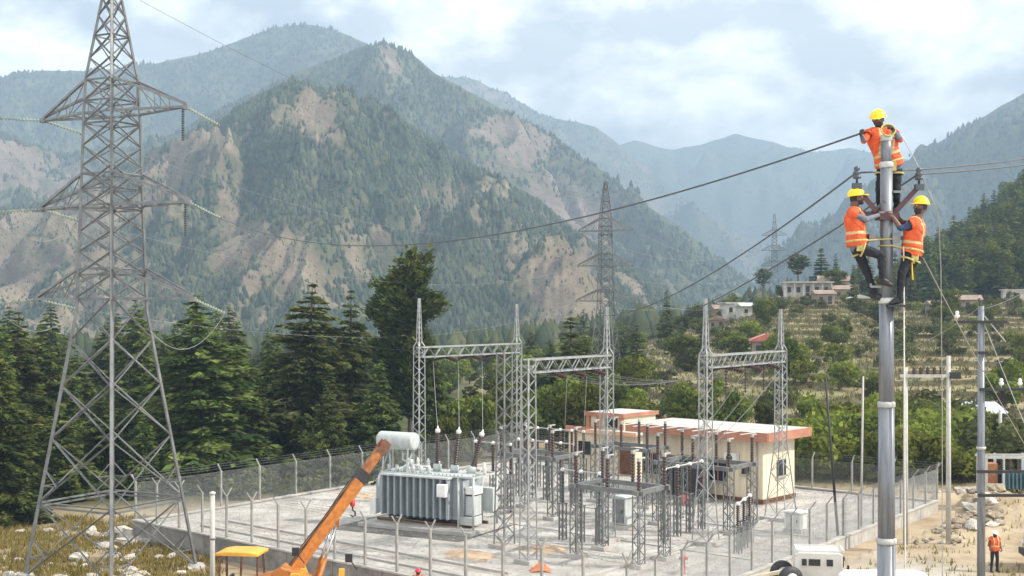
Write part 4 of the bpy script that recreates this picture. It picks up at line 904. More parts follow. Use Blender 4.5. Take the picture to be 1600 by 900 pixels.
# smaller stepped building
c0 = G(1000, 748); st = thing('stepped_building', 'small stepped cream building with orange framed upper room', 'building', (c0.x-0.2, c0.y+1.0, 0), bt.rotation_euler.z)
bt2 = bt; bt = st
bpart('wall', (-1.6, 2.2, 1.35), (3.2, 4.4, 2.7), M_CREAM); o = bpart('porch_roof', (-1.5, 1.9, 2.80), (4.0, 5.0, 0.18), M_ROOFW); bpart('fascia', (-1.5, -.64, 2.78), (4.1, .08, .26), M_PINK, o)
bpart('upper_wall', (-2.9, 2.4, 3.3), (3.0, 3.6, 0.9), M_CREAM); o = bpart('upper_roof', (-2.9, 2.4, 3.86), (3.2, 3.9, 0.16), M_ROOFW); bpart('fascia', (-2.9, .40, 3.84), (3.3, .08, .26), M_FASC, o); bpart('fascia', (-1.28, 2.4, 3.84), (.08, 3.9, .26), M_FASC, o)
for x in (-4.3, -3.4, -1.5): bpart('upper_pillar', (x, 0.52, 3.3), (0.28, 0.2, 0.9), M_FASC)
bpart('wing_wall', (-4.6, 2.3, 1.3), (2.8, 3.6, 2.6), M_CREAM); bpart('wing_fascia', (-4.6, 0.42, 2.72), (3.1, 0.16, 0.4), M_FASC)
bpart('door', (-0.8, -0.03, 1.1), (0.9, 0.08, 2.0), M_RUST); o = bpart('window', (-2.3, -0.02, 1.6), (0.9, 0.06, 0.9), M_GLASS); bpart('sill', (-2.3, -.08, 1.1), (1.1, .2, .07), M_CONC, o)
o = bpart('window', (-2.4, 0.57, 3.3), (1.0, 0.08, 0.6), M_GLASS); o = bpart('window', (-4.6, .46, 1.5), (1.0, .06, .9), M_GLASS)
bt = bt2

# ------------------------------------------------------------------ main tubular pole with brackets
PX0, PY0 = 5.85, 20.0
def pq(px, py, dy=0.0): return Vector((PX0+(px-1385)/100*(PY0+dy)/PY0 + (PX0/PY0)*dy, PY0+dy, CAMZ+(HY-py)/100*(PY0+dy)/PY0))
pg = gz(PX0, PY0)
pt_ = thing('utility_pole', 'tall stepped grey tubular steel pole that the linemen climb', 'pole', (PX0, PY0, pg))
def Zp(py): return CAMZ+(HY-py)/100-pg
secs = [(1100+400, 845, .150, .140), (845, 632, .134, .122), (632, 470, .118, .110), (470, 258, .102, .094), (258, 214, .083, .080)]
for (ya, yb, ra, rb) in secs:
    m = MB().smooth(); m.tube((0, 0, max(0, Zp(ya)) if ya < 1400 else -0.3), (0, 0, Zp(yb)), ra, rb, 28); m.build('shaft_section', M_POLE, pt_)
for yy, r in ((845, .158), (632, .138), (470, .124), (258, .108), (216, .09)):
    m = MB().smooth(); m.lathe([(r*.9, -0.045), (r, -0.03), (r, 0.03), (r*.86, 0.05)], 28, (0, 0, Zp(yy))); m.build('joint_collar', M_STEELL, pt_)
m = MB(); m.box((0, -0.02, Zp(339)), (0.30, 0.26, 0.10)); m.build('bracket_clamp', M_MAROON, pt_)
for s, (ex, ey) in ((-1, (1338, 291)), (1, (1435, 293))):
    m = MB(); a = Vector((s*.11, -0.03, Zp(336))); b = Vector(((ex-1385)/100, -0.03, Zp(ey))); m.angle(a, b, 0.075, 0.016, up=(0, 1, 0)); m.bar(a+Vector((0, .05, 0)), b+Vector((0, .05, 0)), 0.02, .05); br = m.build('bracket_arm', M_MAROON, pt_)
    m = MB(); m.box(b+Vector((s*0.0, 0, 0.0)), (0.13, 0.11, 0.09)); m.build('bracket_shoe', M_DARKINS, pt_)
    m = MB().smooth(); m.lathe([(0.018, 0), (0.018, .08), (0.062, .09), (0.066, .12), (0.035, .14), (0.058, .16), (0.06, .19), (0.034, .21), (0.048, .225), (0.045, .26), (0.02, .28)], 14, b+Vector((0, 0, .03))); m.build('pin_insulator', M_DARKINS, pt_)
for (yy, s) in ((448, -1), (476, 1), (300, 1), (372, 0)):
    m = MB()
    if s: m.bar((s*.09, -0.05, Zp(yy)), (s*.26, -0.05, Zp(yy)), 0.035); m.bar((s*.26, -.05, Zp(yy)), (s*.26, -.05, Zp(yy)+.05), .03)
    else: m.box((0, 0, Zp(yy)), (0.5, 0.05, 0.06)); m.box((-.24, -.03, Zp(yy)), (.1, .12, .12)); m.box((.12, -.10, Zp(yy)), (.12, .05, .16))
    m.build('climbing_step' if s else 'bolted_strap', M_STEELD, pt_)
m = MB(); m.box((.13, -.06, Zp(478)), (.34, .3, .035)); m.build('foot_platform', M_BLACK, pt_)

# ------------------------------------------------------------------ people
def ico(c, r, n=10, sc=(1, 1, 1), M=None):
    vs = []; fs = []; c = Vector(c)
    for i in range(n+1):
        th = math.pi*i/n
        for k in range(n*2):
            a = math.pi*k/n; v = Vector((math.sin(th)*math.cos(a)*r*sc[0], math.sin(th)*math.sin(a)*r*sc[1], math.cos(th)*r*sc[2])); vs.append(c+((M @ v) if M else v))
    for i in range(n):
        for k in range(n*2): fs.append((i*n*2+k, (i+1)*n*2+k, (i+1)*n*2+(k+1) % (n*2), i*n*2+(k+1) % (n*2)))
    return vs, fs
def build_person(name_label, root_loc, J, face, cols, helmet, lean_up=(0, 0, 1), vest=True, harness=True, pouch=True):
    """J: joints in world coordinates; one continuous remeshed body, clothes coloured by the nearest limb, vest and helmet as children"""
    t = thing('person', name_label, 'person', root_loc, group=None)
    face = Vector(face).normalized(); mb = MB(); bones = []
    def cap(a, b, ra, rb, part):
        a = Vector(a); b = Vector(b); mb.poly([a, b], [ra, rb], 14); mb.add(*ico(a, ra, 7)); mb.add(*ico(b, rb, 7)); bones.append((a, b, part, (ra+rb)/2))
    up = Vector(J['neck'])-Vector(J['pelvis']); up.normalize()
    ls, rs = Vector(J['sh_l']), Vector(J['sh_r']); sd = (rs-ls).normalized(); mid = (ls+rs)/2
    pel, neck, head = Vector(J['pelvis']), Vector(J['neck']), Vector(J['head'])
    waist = pel.lerp(mid, .45); chest = pel.lerp(mid, .80)
    for o in (-1, 1):
        cap(pel+sd*.07*o, waist+sd*.06*o, .130, .120, 'torso'); cap(waist+sd*.06*o, chest+sd*.075*o, .120, .136, 'torso')
    cap(ls.lerp(rs, .18), rs.lerp(ls, .18), .085, .085, 'torso'); cap(chest, mid+up*.0, .12, .09, 'torso')
    cap(mid, neck+up*.04, .062, .055, 'skin'); cap(neck, head, .056, .075, 'skin')
    side = face.cross(Vector((0, 0, 1))).normalized(); hup = side.cross(face).normalized()
    HM = Matrix((side, face, hup)).transposed()
    mb.add(*ico(head, .1, 10, (0.80, 1.0, 1.18), HM)); bones.append((head-hup*.03, head+hup*.05, 'skin', .1))
    cap(head+face*.075-hup*.075, head+face*.07-hup*.075, .034, .03, 'skin')          # chin
    cap(head+face*.095+hup*.015, head+face*.118-hup*.028, .011, .016, 'skin')         # nose
    for o in (-1, 1): cap(head+side*.083*o+hup*.015, head+side*.086*o-hup*.025, .014, .011, 'skin')
    for S_ in ('l', 'r'):
        sh, el, hd = Vector(J['sh_'+S_]), Vector(J['el_'+S_]), Vector(J['ha_'+S_])
        cap(sh, el, .064, .048, 'sleeve'); cap(el, el.lerp(hd, .93), .047, .033, 'fore')
        d = (hd-el).normalized(); n = Vector(J.get('grip_'+S_, (0, 0, -1))).normalized(); n = (n-d*n.dot(d)); n = n.normalized() if n.length > .05 else Vector((0, 1, 0)); s_ = d.cross(n).normalized()
        pc = hd+d*.045
        for o in (-1, 0, 1): cap(hd+s_*.012*o, hd+d*.085+s_*.026*o, .021, .019, 'hand')
        for fi, (o, ln) in enumerate(((-1.5, .062), (-.5, .075), (.5, .080), (1.5, .072))):
            b0_ = hd+d*.09+s_*.0215*o; b1 = b0_+(d*.75+n*.65)*ln*.5; b2 = b1+(d*-.1+n*1.0)*ln*.5; cap(b0_, b1, .0115, .011, 'hand'); cap(b1, b2, .011, .0095, 'hand')
        b0_ = hd+d*.03+s_*.035; b1 = b0_+(d*.5+s_*.6+n*.4)*.045; b2 = b1+(d*.5+n*.7)*.035; cap(b0_, b1, .0145, .0125, 'hand'); cap(b1, b2, .0125, .0105, 'hand')
        hp, kn, an = Vector(J['hip_'+S_]), Vector(J['kn_'+S_]), Vector(J['an_'+S_]); toe = Vector(J['toe_'+S_])
        cap(hp, kn, .096, .068, 'leg'); cap(kn, kn.lerp(an, .35), .066, .062, 'leg'); cap(kn.lerp(an, .35), an, .062, .046, 'leg')
        heel = an-(toe-an).normalized()*.05+Vector((0, 0, -.045)); cap(an, heel, .05, .04, 'boot'); cap(heel, toe+Vector((0, 0, -.02)), .043, .034, 'boot'); cap(an, an.lerp(toe, .6), .048, .038, 'boot')
    me = bpy.data.meshes.new('body_src'); me.from_pydata(mb.v, [], mb.f); me.update(); src = bpy.data.objects.new('body_src', me); COL.objects.link(src)
    rm = src.modifiers.new('union', 'REMESH'); rm.mode = 'VOXEL'; rm.voxel_size = 0.0105
    smd = src.modifiers.new('soft', 'SMOOTH'); smd.factor = 0.5; smd.iterations = 4
    dg = bpy.context.evaluated_depsgraph_get(); dg.update()
    bm_ = bpy.data.meshes.new_from_object(src.evaluated_get(dg)); bpy.data.objects.remove(src)
    nv = len(bm_.vertices); co = np.empty(nv*3, np.float32); bm_.vertices.foreach_get('co', co); co = co.reshape(-1, 3).astype(float)
    nf = len(bm_.polygons); ce = np.empty(nf*3, np.float32); bm_.polygons.foreach_get('center', ce); ce = ce.reshape(-1, 3).astype(float)
    best = np.full(nf, 1e9); part = np.zeros(nf, int); names = ['torso', 'skin', 'sleeve', 'fore', 'hand', 'leg', 'boot']
    for a, b, p_, r_ in bones:
        a = np.array(a); b = np.array(b); ab_ = b-a; L2 = max(1e-9, ab_@ab_); tt = np.clip(((ce-a)@ab_)/L2, 0, 1); dd = np.linalg.norm(ce-(a+tt[:, None]*ab_), axis=1)-r_*0.9
        upd = dd < best; best[upd] = dd[upd]; part[upd] = names.index(p_)
    keys = ['torso', 'skin', 'sleeve', 'fore', 'hand', 'leg', 'boot']
    for k_ in keys: bm_.materials.append(cols[k_])
    bm_.polygons.foreach_set('material_index', part.astype(np.int32)); bm_.polygons.foreach_set('use_smooth', np.ones(nf, bool))
    org = np.array(root_loc)
    no = np.empty(nv*3, np.float32); bm_.vertices.foreach_get('normal', no); no = no.reshape(-1, 3)
    polys = [tuple(p.vertices) for p in bm_.polygons]
    vp_ = np.zeros(nv, int); lv = np.empty(len(bm_.loops), np.int32); bm_.loops.foreach_get('vertex_index', lv); lt = np.empty(nf, np.int32); bm_.polygons.foreach_get('loop_total', lt); vp_[lv] = np.repeat(part, lt)
    cloth = np.isin(vp_, (0, 2, 5)); fold = fbm(co[:, 0]*11+co[:, 2]*6, co[:, 2]*13+co[:, 1]*9, 3, 55)+.6*ridged(co[:, 0]*7-co[:, 2]*9, co[:, 1]*7+co[:, 2]*5, 2, 56)-.4
    co = co+no*(cloth*fold*.014)[:, None]
    hd_ = ce-np.array(head); fd = hd_@np.array(face); ud = hd_@np.array(hup); hair = (part == 1) & (np.linalg.norm(hd_, axis=1) < .16) & (((fd < .01) & (ud > -.05)) | ((ud < -.035) & (fd > .02) & (fd < .12) & (ud > -.125)))
    bm_.materials.append(M_HAIR); part[hair] = 7; bm_.polygons.foreach_set('material_index', part.astype(np.int32))
    bm_.vertices.foreach_set('co', (co-org).astype(np.float32).ravel()); bm_.update(); bm_.name = 'body'
    link('body', bm_, None, t)
    pel_n = np.array(pel); axis = np.array(mid-pel); AL = np.linalg.norm(axis); axis /= AL
    if vest:
        h_ = ((ce-pel_n)@axis)/AL
        d_sh = np.minimum(np.linalg.norm(ce-np.array(ls), axis=1), np.linalg.norm(ce-np.array(rs), axis=1))
        inv = ((part == 0) & (h_ > -0.06) & (h_ < 1.3)) | ((part == 2) & (d_sh < 0.085))
        use = [polys[i] for i in np.nonzero(inv)[0]]; hsel = h_[inv]; csel = ce[inv]
        vm = {}; vv = []
        for f in use:
            for i in f:
                if i not in vm: vm[i] = len(vv); vv.append(co[i]+no[i]*0.020-org)
        vme = bpy.data.meshes.new('vest'); vme.from_pydata([tuple(x) for x in vv], [], [tuple(vm[i] for i in f) for f in use])
        vme.materials.append(M_VEST); vme.materials.append(M_VESTT)
        sdv = np.array(sd); lat = (csel-pel_n)@sdv; lat = lat-np.median(lat)
        mi = (((hsel > 0.31) & (hsel < 0.40)) | ((np.abs(np.abs(lat)-0.095) < 0.018) & (hsel > 0.42) & (hsel < 1.25))).astype(np.int32)
        vme.polygons.foreach_set('material_index', mi); vme.polygons.foreach_set('use_smooth', np.ones(len(use), bool)); vme.update()
        vo = link('vest', vme, None, t); sf_ = vo.modifiers.new('thickness', 'SOLIDIFY'); sf_.thickness = 0.012; sf_.offset = 1
    def ring(c, ax, rx, ry, r, sdir):
        ax = Vector(ax).normalized(); s1 = (Vector(sdir)-ax*Vector(sdir).dot(ax)).normalized(); s2 = ax.cross(s1); return [Vector(c)+s1*rx*math.cos(a)+s2*ry*math.sin(a) for a in np.linspace(0, 2*math.pi, 25)]
    if harness:
        m = MB().smooth(); m.poly([p-Vector(root_loc) for p in ring(pel+up*.05, up, .225, .165, 0, sd)], 0.020, 6, False)
        for S_ in ('l', 'r'):
            hp, kn = Vector(J['hip_'+S_]), Vector(J['kn_'+S_]); m.poly([p-Vector(root_loc) for p in ring(hp.lerp(kn, .22), kn-hp, .108, .108, 0, sd)], 0.016, 6, False)
        ho = m.build('harness', M_WEB, t)
        if pouch:
            m = MB(); c = pel+up*.0-Vector((0, .17, .04)); m.box(c-Vector(root_loc), (0.11, 0.06, 0.15)); m.build('tool_pouch', M_WEB, ho, bevel=0.015)
    # hard hat with brim and crest
    m = MB().smooth(); hc_ = head+hup*.045; n = 18; prof = []
    for i in range(9): a = math.pi/2*i/8; prof.append((.128*math.cos(a), .118*math.sin(a)))
    prof = [(.118, -.012), (.142, -.012), (.142, -.002)]+prof
    m.lathe(prof, 22, hc_-Vector(root_loc), hup); pk = [hc_+face*.10+side*.105-hup*.008, hc_+face*.185+side*.06-hup*.02, hc_+face*.20-hup*.022, hc_+face*.185-side*.06-hup*.02, hc_+face*.10-side*.105-hup*.008]
    pk = [p-Vector(root_loc) for p in pk]; m.add(pk+[p+Vector((0, 0, .012)) for p in pk], [(0, 1, 2, 3, 4), (9, 8, 7, 6, 5)]+[(i, i+5, (i+1) % 5+5, (i+1) % 5) for i in range(5)])
    m.poly([hc_+(face*math.cos(a)+hup*math.sin(a)*.93)*.128-Vector(root_loc) for a in np.linspace(.25, math.pi-.25, 12)], 0.012, 6); m.build('helmet', helmet, t)
    for o in (-1, 1):
        m = MB().smooth(); m.add(*ico(head+face*.088+side*.033*o+hup*.012-Vector(root_loc), .0125, 6)); m.build('eye', M_EYE, t)
    m = MB().smooth(); mo = head+face*.095-hup*.055-Vector(root_loc); m.poly([mo-side*.028, mo+face*.008, mo+side*.028], [.005, .008, .005], 6); m.build('mouth', M_RUST, t)
    return t
def cols(sleeve, fore, hand=M_SKIN, torso=M_GREYSH, leg=M_TROU): return dict(torso=torso, skin=M_SKIN, sleeve=sleeve, fore=fore, hand=hand, leg=leg, boot=M_BOOT)
D = 0.24
J = dict(pelvis=pq(1390, 258, D), neck=pq(1375, 203, D-.02), head=pq(1372, 187, D-.06), sh_l=pq(1357, 210, D-.05), sh_r=pq(1395, 209, D-.02),
    el_l=pq(1350, 221, D-.20), ha_l=pq(1346, 211, D-.36), grip_l=(1, 0, -.3), el_r=pq(1407, 219, D-.14), ha_r=pq(1396, 204, D-.28), grip_r=(-.5, -.2, -.8),
    hip_l=pq(1380, 265, D), hip_r=pq(1400, 265, D), kn_l=pq(1374, 300, D-.05), kn_r=pq(1401, 298, D-.05), an_l=pq(1375, 332, D), an_r=pq(1401, 330, D), toe_l=pq(1372, 339, D-.16), toe_r=pq(1403, 337, D-.16))
build_person('lineman in orange vest standing at the very top of the tubular pole', pq(1388, 339, D), J, (-.45, -.85, -.22), cols(M_VEST, M_GREYSH, M_GLOVE), M_HELM)
m = MB().smooth()
for k in range(3): m.poly([pq(1386, 204, -.03)+Vector((math.cos(a)*(.085+.012*k), -.03*k+math.sin(a)*.03, math.sin(a)*(.075+.01*k))) for a in np.linspace(0, 2*math.pi, 17)], .014, 6, False)
o = m.build('rope_coil', M_WEB); tag(o, 'tan rope coil hanging over the top of the tubular pole', 'rope')
J = dict(pelvis=pq(1339, 382, -.04), neck=pq(1334, 324, -.02), head=pq(1338, 310, -.02), sh_l=pq(1338, 333, .14), sh_r=pq(1333, 334, -.20),
    el_l=pq(1360, 336, .12), ha_l=pq(1375, 322, .02), grip_l=(0, -1, 0), el_r=pq(1353, 343, -.21), ha_r=pq(1373, 336, -.13), grip_r=(.3, 1, 0),
    hip_l=pq(1338, 388, .06), hip_r=pq(1340, 387, -.14), kn_l=pq(1355, 426, .05), an_l=pq(1367, 460, .02), toe_l=pq(1381, 467, -.05), kn_r=pq(1377, 399, -.19), an_r=pq(1378, 437, -.16), toe_r=pq(1392, 443, -.17))
build_person('lineman in orange vest leaning back on the left side of the tubular pole', pq(1372, 467, 0), J, (.93, -.25, .1), cols(M_GREYSH, M_GREYSH), M_HELM)
J = dict(pelvis=pq(1424, 396, .0), neck=pq(1436, 337, .0), head=pq(1439, 323, -.01), sh_l=pq(1432, 347, .15), sh_r=pq(1428, 350, -.19),
    el_l=pq(1412, 350, .14), ha_l=pq(1396, 333, .06), grip_l=(-.3, -1, 0), el_r=pq(1407, 357, -.20), ha_r=pq(1395, 339, -.14), grip_r=(-.4, 1, 0),
    hip_l=pq(1430, 400, .08), hip_r=pq(1420, 400, -.10), kn_l=pq(1416, 431, .10), an_l=pq(1409, 464, .09), toe_l=pq(1396, 471, .02), kn_r=pq(1409, 428, -.15), an_r=pq(1406, 466, -.13), toe_r=pq(1392, 472, -.13))
build_person('lineman in orange vest and navy shirt hanging on the right side of the tubular pole', pq(1402, 474, 0), J, (-.92, -.15, .05), cols(M_NAVY, M_SKIN, torso=M_NAVY), M_HELM)
def lanyard(label, a, b, py):
    z_ = pq(1385, py).z; pts = [a]+[Vector((PX0+math.cos(t_)*.125, PY0+math.sin(t_)*.125, z_)) for t_ in (np.linspace(-1.9, 1.9, 9) if a.x < PX0 else np.linspace(math.pi+1.9, math.pi-1.9, 9))]+[b]
    m = MB().smooth(); m.poly([p-a for p in pts], .013, 6, False); o = m.build('lanyard', M_WEB); o.location = a; tag(o, label, 'lanyard')
lanyard('tan safety lanyard looping round the pole from the left lineman', pq(1352, 376, -.17), pq(1352, 376, .10), 374)
lanyard('tan safety lanyard looping round the pole from the right lineman', pq(1412, 388, -.15), pq(1412, 388, .13), 384)
def standing(label, x, y, z, hgt, face, c, helm, armout=0.0):
    k = hgt/1.78; f = Vector(face).normalized(); s = f.cross(Vector((0, 0, 1))); o = Vector((x, y, z))
    def q(a, b, h): return o+s*a*k+f*b*k+Vector((0, 0, h*k))
    J = dict(pelvis=q(0, 0, .95), neck=q(0, .01, 1.48), head=q(0, .03, 1.62), sh_l=q(-.18, 0, 1.42), sh_r=q(.18, 0, 1.42), el_l=q(-.27-armout, -.02, 1.16), el_r=q(.27+armout, -.02, 1.16), ha_l=q(-.22, .16, 1.0), ha_r=q(.22, .16, 1.0), grip_l=s, grip_r=-s,
        hip_l=q(-.09, 0, .92), hip_r=q(.09, 0, .92), kn_l=q(-.12, .03, .5), kn_r=q(.12, .0, .5), an_l=q(-.13, -.02, .09), an_r=q(.14, -.03, .09), toe_l=q(-.15, .14, .05), toe_r=q(.17, .13, .05))
    return build_person(label, (x, y, z), J, f, c, helm, harness=False)
wg = G(1554, 890, -0.05); standing('worker in orange vest and white helmet walking on the dirt track', wg.x, wg.y, gz(wg.x, wg.y), 1.76, (.2, -1, 0), cols(M_RUST, M_RUST, torso=M_RUST), M_HELMW)
standing('worker in a red helmet standing outside the front fence', P(653, 884, 49.6).x, 49.6, gz(P(653, 884, 49.6).x, 49.6), 1.72, (.1, 1, 0), cols(M_GREYSH, M_SKIN), M_HELMR)
# ------------------------------------------------------------------ mobile crane
crx = P(440, 900, 47.5); cgz = gz(crx.x, 47.5)
cr = thing('mobile_crane', 'orange mobile crane with raised telescopic boom and yellow cab canopy', 'crane', (crx.x, 47.5, cgz))
def W(px, py, Y): return P(px, py, Y)
foot = W(448, 905, 47.8); tipb = W(601, 694, 50.2); bd = (tipb-foot); BL = bd.length; bd.normalize(); bsx = bd.cross(Vector((0, 0, 1))).normalized(); bup = bsx.cross(bd)
def bsec(f0, f1, w_, h, mat, name, par=None, bev=.02):
    m = MB(); a = foot+bd*BL*f0; b = foot+bd*BL*f1; m.bar(a, b, w_, h, up=bup); return m.build(name, mat, par or cr, True, bevel=bev)
b1 = bsec(-.12, .735, .34, .44, M_ORANGE, 'boom_section')
bsec(.72, .79, .38, .48, M_BLACK, 'boom_collar'); b2 = bsec(.78, .96, .27, .34, M_EXT, 'boom_section')
m = MB(); 
for s in (-1, 1): m.bar(foot+bd*BL*.93+bsx*s*.13, foot+bd*BL*1.02+bsx*s*.13, .04, .38, up=bup)
m.build('boom_head', M_RUST, cr, True)
for f in (.955, .995):
    m = MB().smooth(); m.lathe([(.08, -.1), (.19, -.09), (.15, -.02), (.15, .02), (.19, .09), (.08, .1)], 16, foot+bd*BL*f-bup*.05, bsx); m.build('sheave', M_RED if f > .96 else M_RUST, cr, True)
for i in range(7):
    f = .06+i*.095; m = MB(); p = foot+bd*BL*f
    m.bar(p-bsx*.173-bup*.16, p-bsx*.173+bup*.16, .09, .012, up=bsx); m.build('boom_plate', M_RUST if i in (2, 5) else M_ORANGE, cr, True)
for s in (-1, 1):
    m = MB().smooth(); a = foot+Vector((.85, 0, -.75))+bsx*s*.16; b = foot+bd*BL*.42+bsx*s*.16-bup*.3; m.tube(a, a.lerp(b, .55), .085, .085, 10); c1 = m.build('lift_cylinder', M_ORANGE, cr, True)
    m = MB().smooth(); m.tube(a.lerp(b, .5), b, .05, .05, 10); m.build('piston_rod', M_CHROME, c1, True)
m = MB(); p = foot+bd*BL*.44-bup*.36; m.box(p, (.14, .12, .34)); m.build('hook_bracket', M_ORANGEB, cr, True)
hk = W(551, 780, 49.3); m = MB().smooth(); m.lathe([(.05, 0), (.10, -.05), (.10, -.24), (.05, -.3)], 10, hk); hb = m.build('hook_block', M_RED, cr, True)
m = MB().smooth(); m.poly([hk+Vector((0, 0, -.28)), hk+Vector((0, 0, -.42)), hk+Vector((.10, 0, -.5)), hk+Vector((.10, 0, -.62)), hk+Vector((0, 0, -.68)), hk+Vector((-.10, 0, -.6))], [.03, .03, .035, .035, .03, .015], 8); m.build('hook', M_BLACK, hb, True)
for k_ in (-.08, 0, .08):
    m = MB().smooth(); m.poly([foot+bd*BL*f_+bup*(.25+.03*math.sin(f_*17+k_*30))+bsx*k_ for f_ in np.linspace(0, .72, 14)], .018, 5); m.build('hydraulic_hose', M_BLACK, cr, True)
for s in (-.04, .04):
    m = MB(); m.poly([foot+bd*BL*.97-bup*.28+Vector((s, 0, 0)), hk+Vector((s, 0, 0))], .008, 4); m.build('hoist_rope', M_BLACK, cr, True)
# turntable, chassis, counterweight, wheels
base = Vector((crx.x, 47.5, cgz))
m = MB(); m.extr([(-1.75, .95), (1.7, .95), (1.7, 1.35), (.75, 2.0), (.05, 2.28), (-.35, 2.0), (-1.75, 1.65)], -.5, .55, Matrix.Translation(base)); m.build('superstructure', M_ORANGE, cr, True, bevel=.03)
m = MB(); m.box(base+Vector((.4, .2, .78)), (5.4, 2.0, .38)); m.build('chassis', M_ORANGE, cr, True, bevel=.03)
m = MB(); m.extr([(.2, 1.3), (1.1, 1.3), (.75, 2.1), (.45, 2.1)], -.75, -.55, Matrix.Translation(base)); m.build('boom_pivot_bracket', M_YELLOW, cr, True)
m = MB(); m.extr([(.2, 1.3), (1.1, 1.3), (.75, 2.1), (.45, 2.1)], .6, .8, Matrix.Translation(base)); m.build('boom_pivot_bracket', M_YELLOW, cr, True)
for xx in (-1.6, 2.1):
    for yy in (-.95, 1.2):
        m = MB().smooth(); m.lathe([(.3, -.18), (.56, -.17), (.62, -.1), (.62, .1), (.56, .17), (.3, .18)], 22, base+Vector((xx, yy, .6)), (0, 1, 0)); wo = m.build('wheel', M_BLACK, cr, True)
        m = MB().smooth(); m.lathe([(.1, -.2), (.3, -.19), (.3, .19), (.1, .2)], 14, base+Vector((xx, yy, .6)), (0, 1, 0)); m.build('rim', M_ORANGE, wo, True)
# operator cab: four posts and a thin bowed yellow canopy
cc = W(378, 880, 47.6); cw, cl = .82, .62; czt = W(378, 862, 47.6).z
m = MB(); m.extr([(-cw, .0), (cw, .0), (cw, .09), (.45, .15), (-.45, .15), (-cw, .09)], -cl, cl, Matrix.Translation((cc.x, 47.6, czt-.06)) @ Matrix.Rotation(R(-8), 4, 'Z')); m.build('cab_canopy', M_YELLOW, cr, True, bevel=.02)
for sx in (-.72, .1, .72):
    for sy in (-.52, .52):
        if sx == .1 and sy > 0: continue
        m = MB(); a = Vector((cc.x+sx+sy*.12, 47.6+sy, cgz+1.0)); b = Vector((cc.x+sx*.95, 47.6+sy, czt-.05)); m.bar(a, b, .07, .07); m.build('cab_post', M_RUST, cr, True)
m = MB(); m.box((cc.x, 47.6, cgz+.98), (1.7, 1.3, .1)); m.build('cab_floor', M_ORANGE, cr, True)
m = MB(); m.box((cc.x-.15, 47.7, cgz+1.3), (.5, .5, .12)); m.box((cc.x-.4, 47.7, cgz+1.62), (.12, .5, .55)); m.build('operator_seat', M_BLACK, cr, True, bevel=.03)
m = MB(); m.bar((cc.x+.35, 47.5, cgz+1.0), (cc.x+.25, 47.5, cgz+1.7), .05); m.lathe([(.2, 0), (.22, .015), (.2, .03)], 14, (cc.x+.22, 47.5, cgz+1.72), (-.6, 0, 1)); m.build('steering_column', M_BLACK, cr, True)
m = MB(); m.box((cc.x-.55, 47.3, cgz+1.35), (.5, .55, .6)); m.build('engine_cover', M_ORANGE, cr, True, bevel=.03)
for xx, c in ((470, M_YELLOW), (530, M_YELLOW)):
    p = W(xx, 893, 46.6); m = MB(); m.bar((p.x, 46.6, cgz+.9), (p.x+.1, 46.6, p.z+.1), .12, .2); m.build('outrigger_post', c, cr, True)
for px_, py_ in ((462, 862), (545, 872)):
    p = W(px_, py_, 47.2); m = MB(); m.box(p, (.26, .12, .3)); m.bar(p, p+Vector((.25, .4, -.5)), .03); m.build('mirror', M_BLACK, cr, True)

# ------------------------------------------------------------------ vehicles
jp = P(1278, 880, 46.6); jz = gz(jp.x, jp.y); JS = .86
jr = thing('jeep', 'dusty white hardtop jeep with small side windows parked by the fence', 'jeep', (jp.x, jp.y, jz), R(-9))
jr.scale = (JS, JS, JS); roof_z = (P(1278, 858, 46.6).z-jz)/JS
m = MB(); m.extr([(-1.0, .55), (1.0, .55), (1.0, 1.3), (.95, roof_z-.06), (.8, roof_z), (-.85, roof_z), (-1.0, roof_z-.08)], -.78, .78); bo = m.build('cabin', M_JEEP, jr, bevel=.05)
for s in (-.84, .84):
    for x0, w_ in ((-.62, .2), (-.2, .48), (.42, .26)):
        m = MB(); m.box((x0, s*.94, roof_z-.42), (w_, .03, .28)); wo = m.build('window', M_GLASS, jr); m = MB(); m.box((x0, s*.945+(-.006 if s < 0 else .006), roof_z-.58), (w_+.06, .02, .03)); m.build('frame', M_JEEP, wo)
m = MB(); m.box((.985, 0, roof_z-.42), (.04, 1.3, .42)); m.build('windscreen', M_GLASS, jr)
m = MB(); m.extr([(1.0, .55), (2.3, .55), (2.35, 1.15), (2.2, 1.28), (1.0, 1.42)], -.68, .68); m.build('bonnet', M_JEEP, jr, bevel=.05)
m = MB(); m.box((0.4, 0, .48), (4.1, 1.5, .16)); m.build('chassis', M_BLACK, jr)
m = MB(); m.box((1.0, 0, roof_z+.03), (.08, 1.5, .06)); m.box((-.9, 0, roof_z+.03), (.08, 1.5, .06)); m.bar((1, -.7, roof_z+.04), (-.9, -.7, roof_z+.04), .04); m.bar((1, .7, roof_z+.04), (-.9, .7, roof_z+.04), .04); m.build('roof_rack', M_JEEP, jr)
for xx in (-.7, 1.7):
    for yy in (-.78, .78):
        m = MB().smooth(); m.lathe([(.2, -.11), (.36, -.1), (.39, -.05), (.39, .05), (.36, .1), (.2, .11)], 20, (xx, yy, .39), (0, 1, 0)); wo = m.build('wheel', M_BLACK, jr); m = MB().smooth(); m.lathe([(.05, -.12), (.2, -.11), (.2, .11), (.05, .12)], 12, (xx, yy, .39), (0, 1, 0)); m.build('rim', M_JEEP, wo)
for xx in (1.05,):
    for s in (-1, 1): m = MB(); m.box((xx+.1, s*.95, roof_z-.55), (.08, .2, .16)); m.bar((xx+.05, s*.75, roof_z-.65), (xx+.1, s*.95, roof_z-.6), .03); m.build('mirror', M_BLACK, jr)
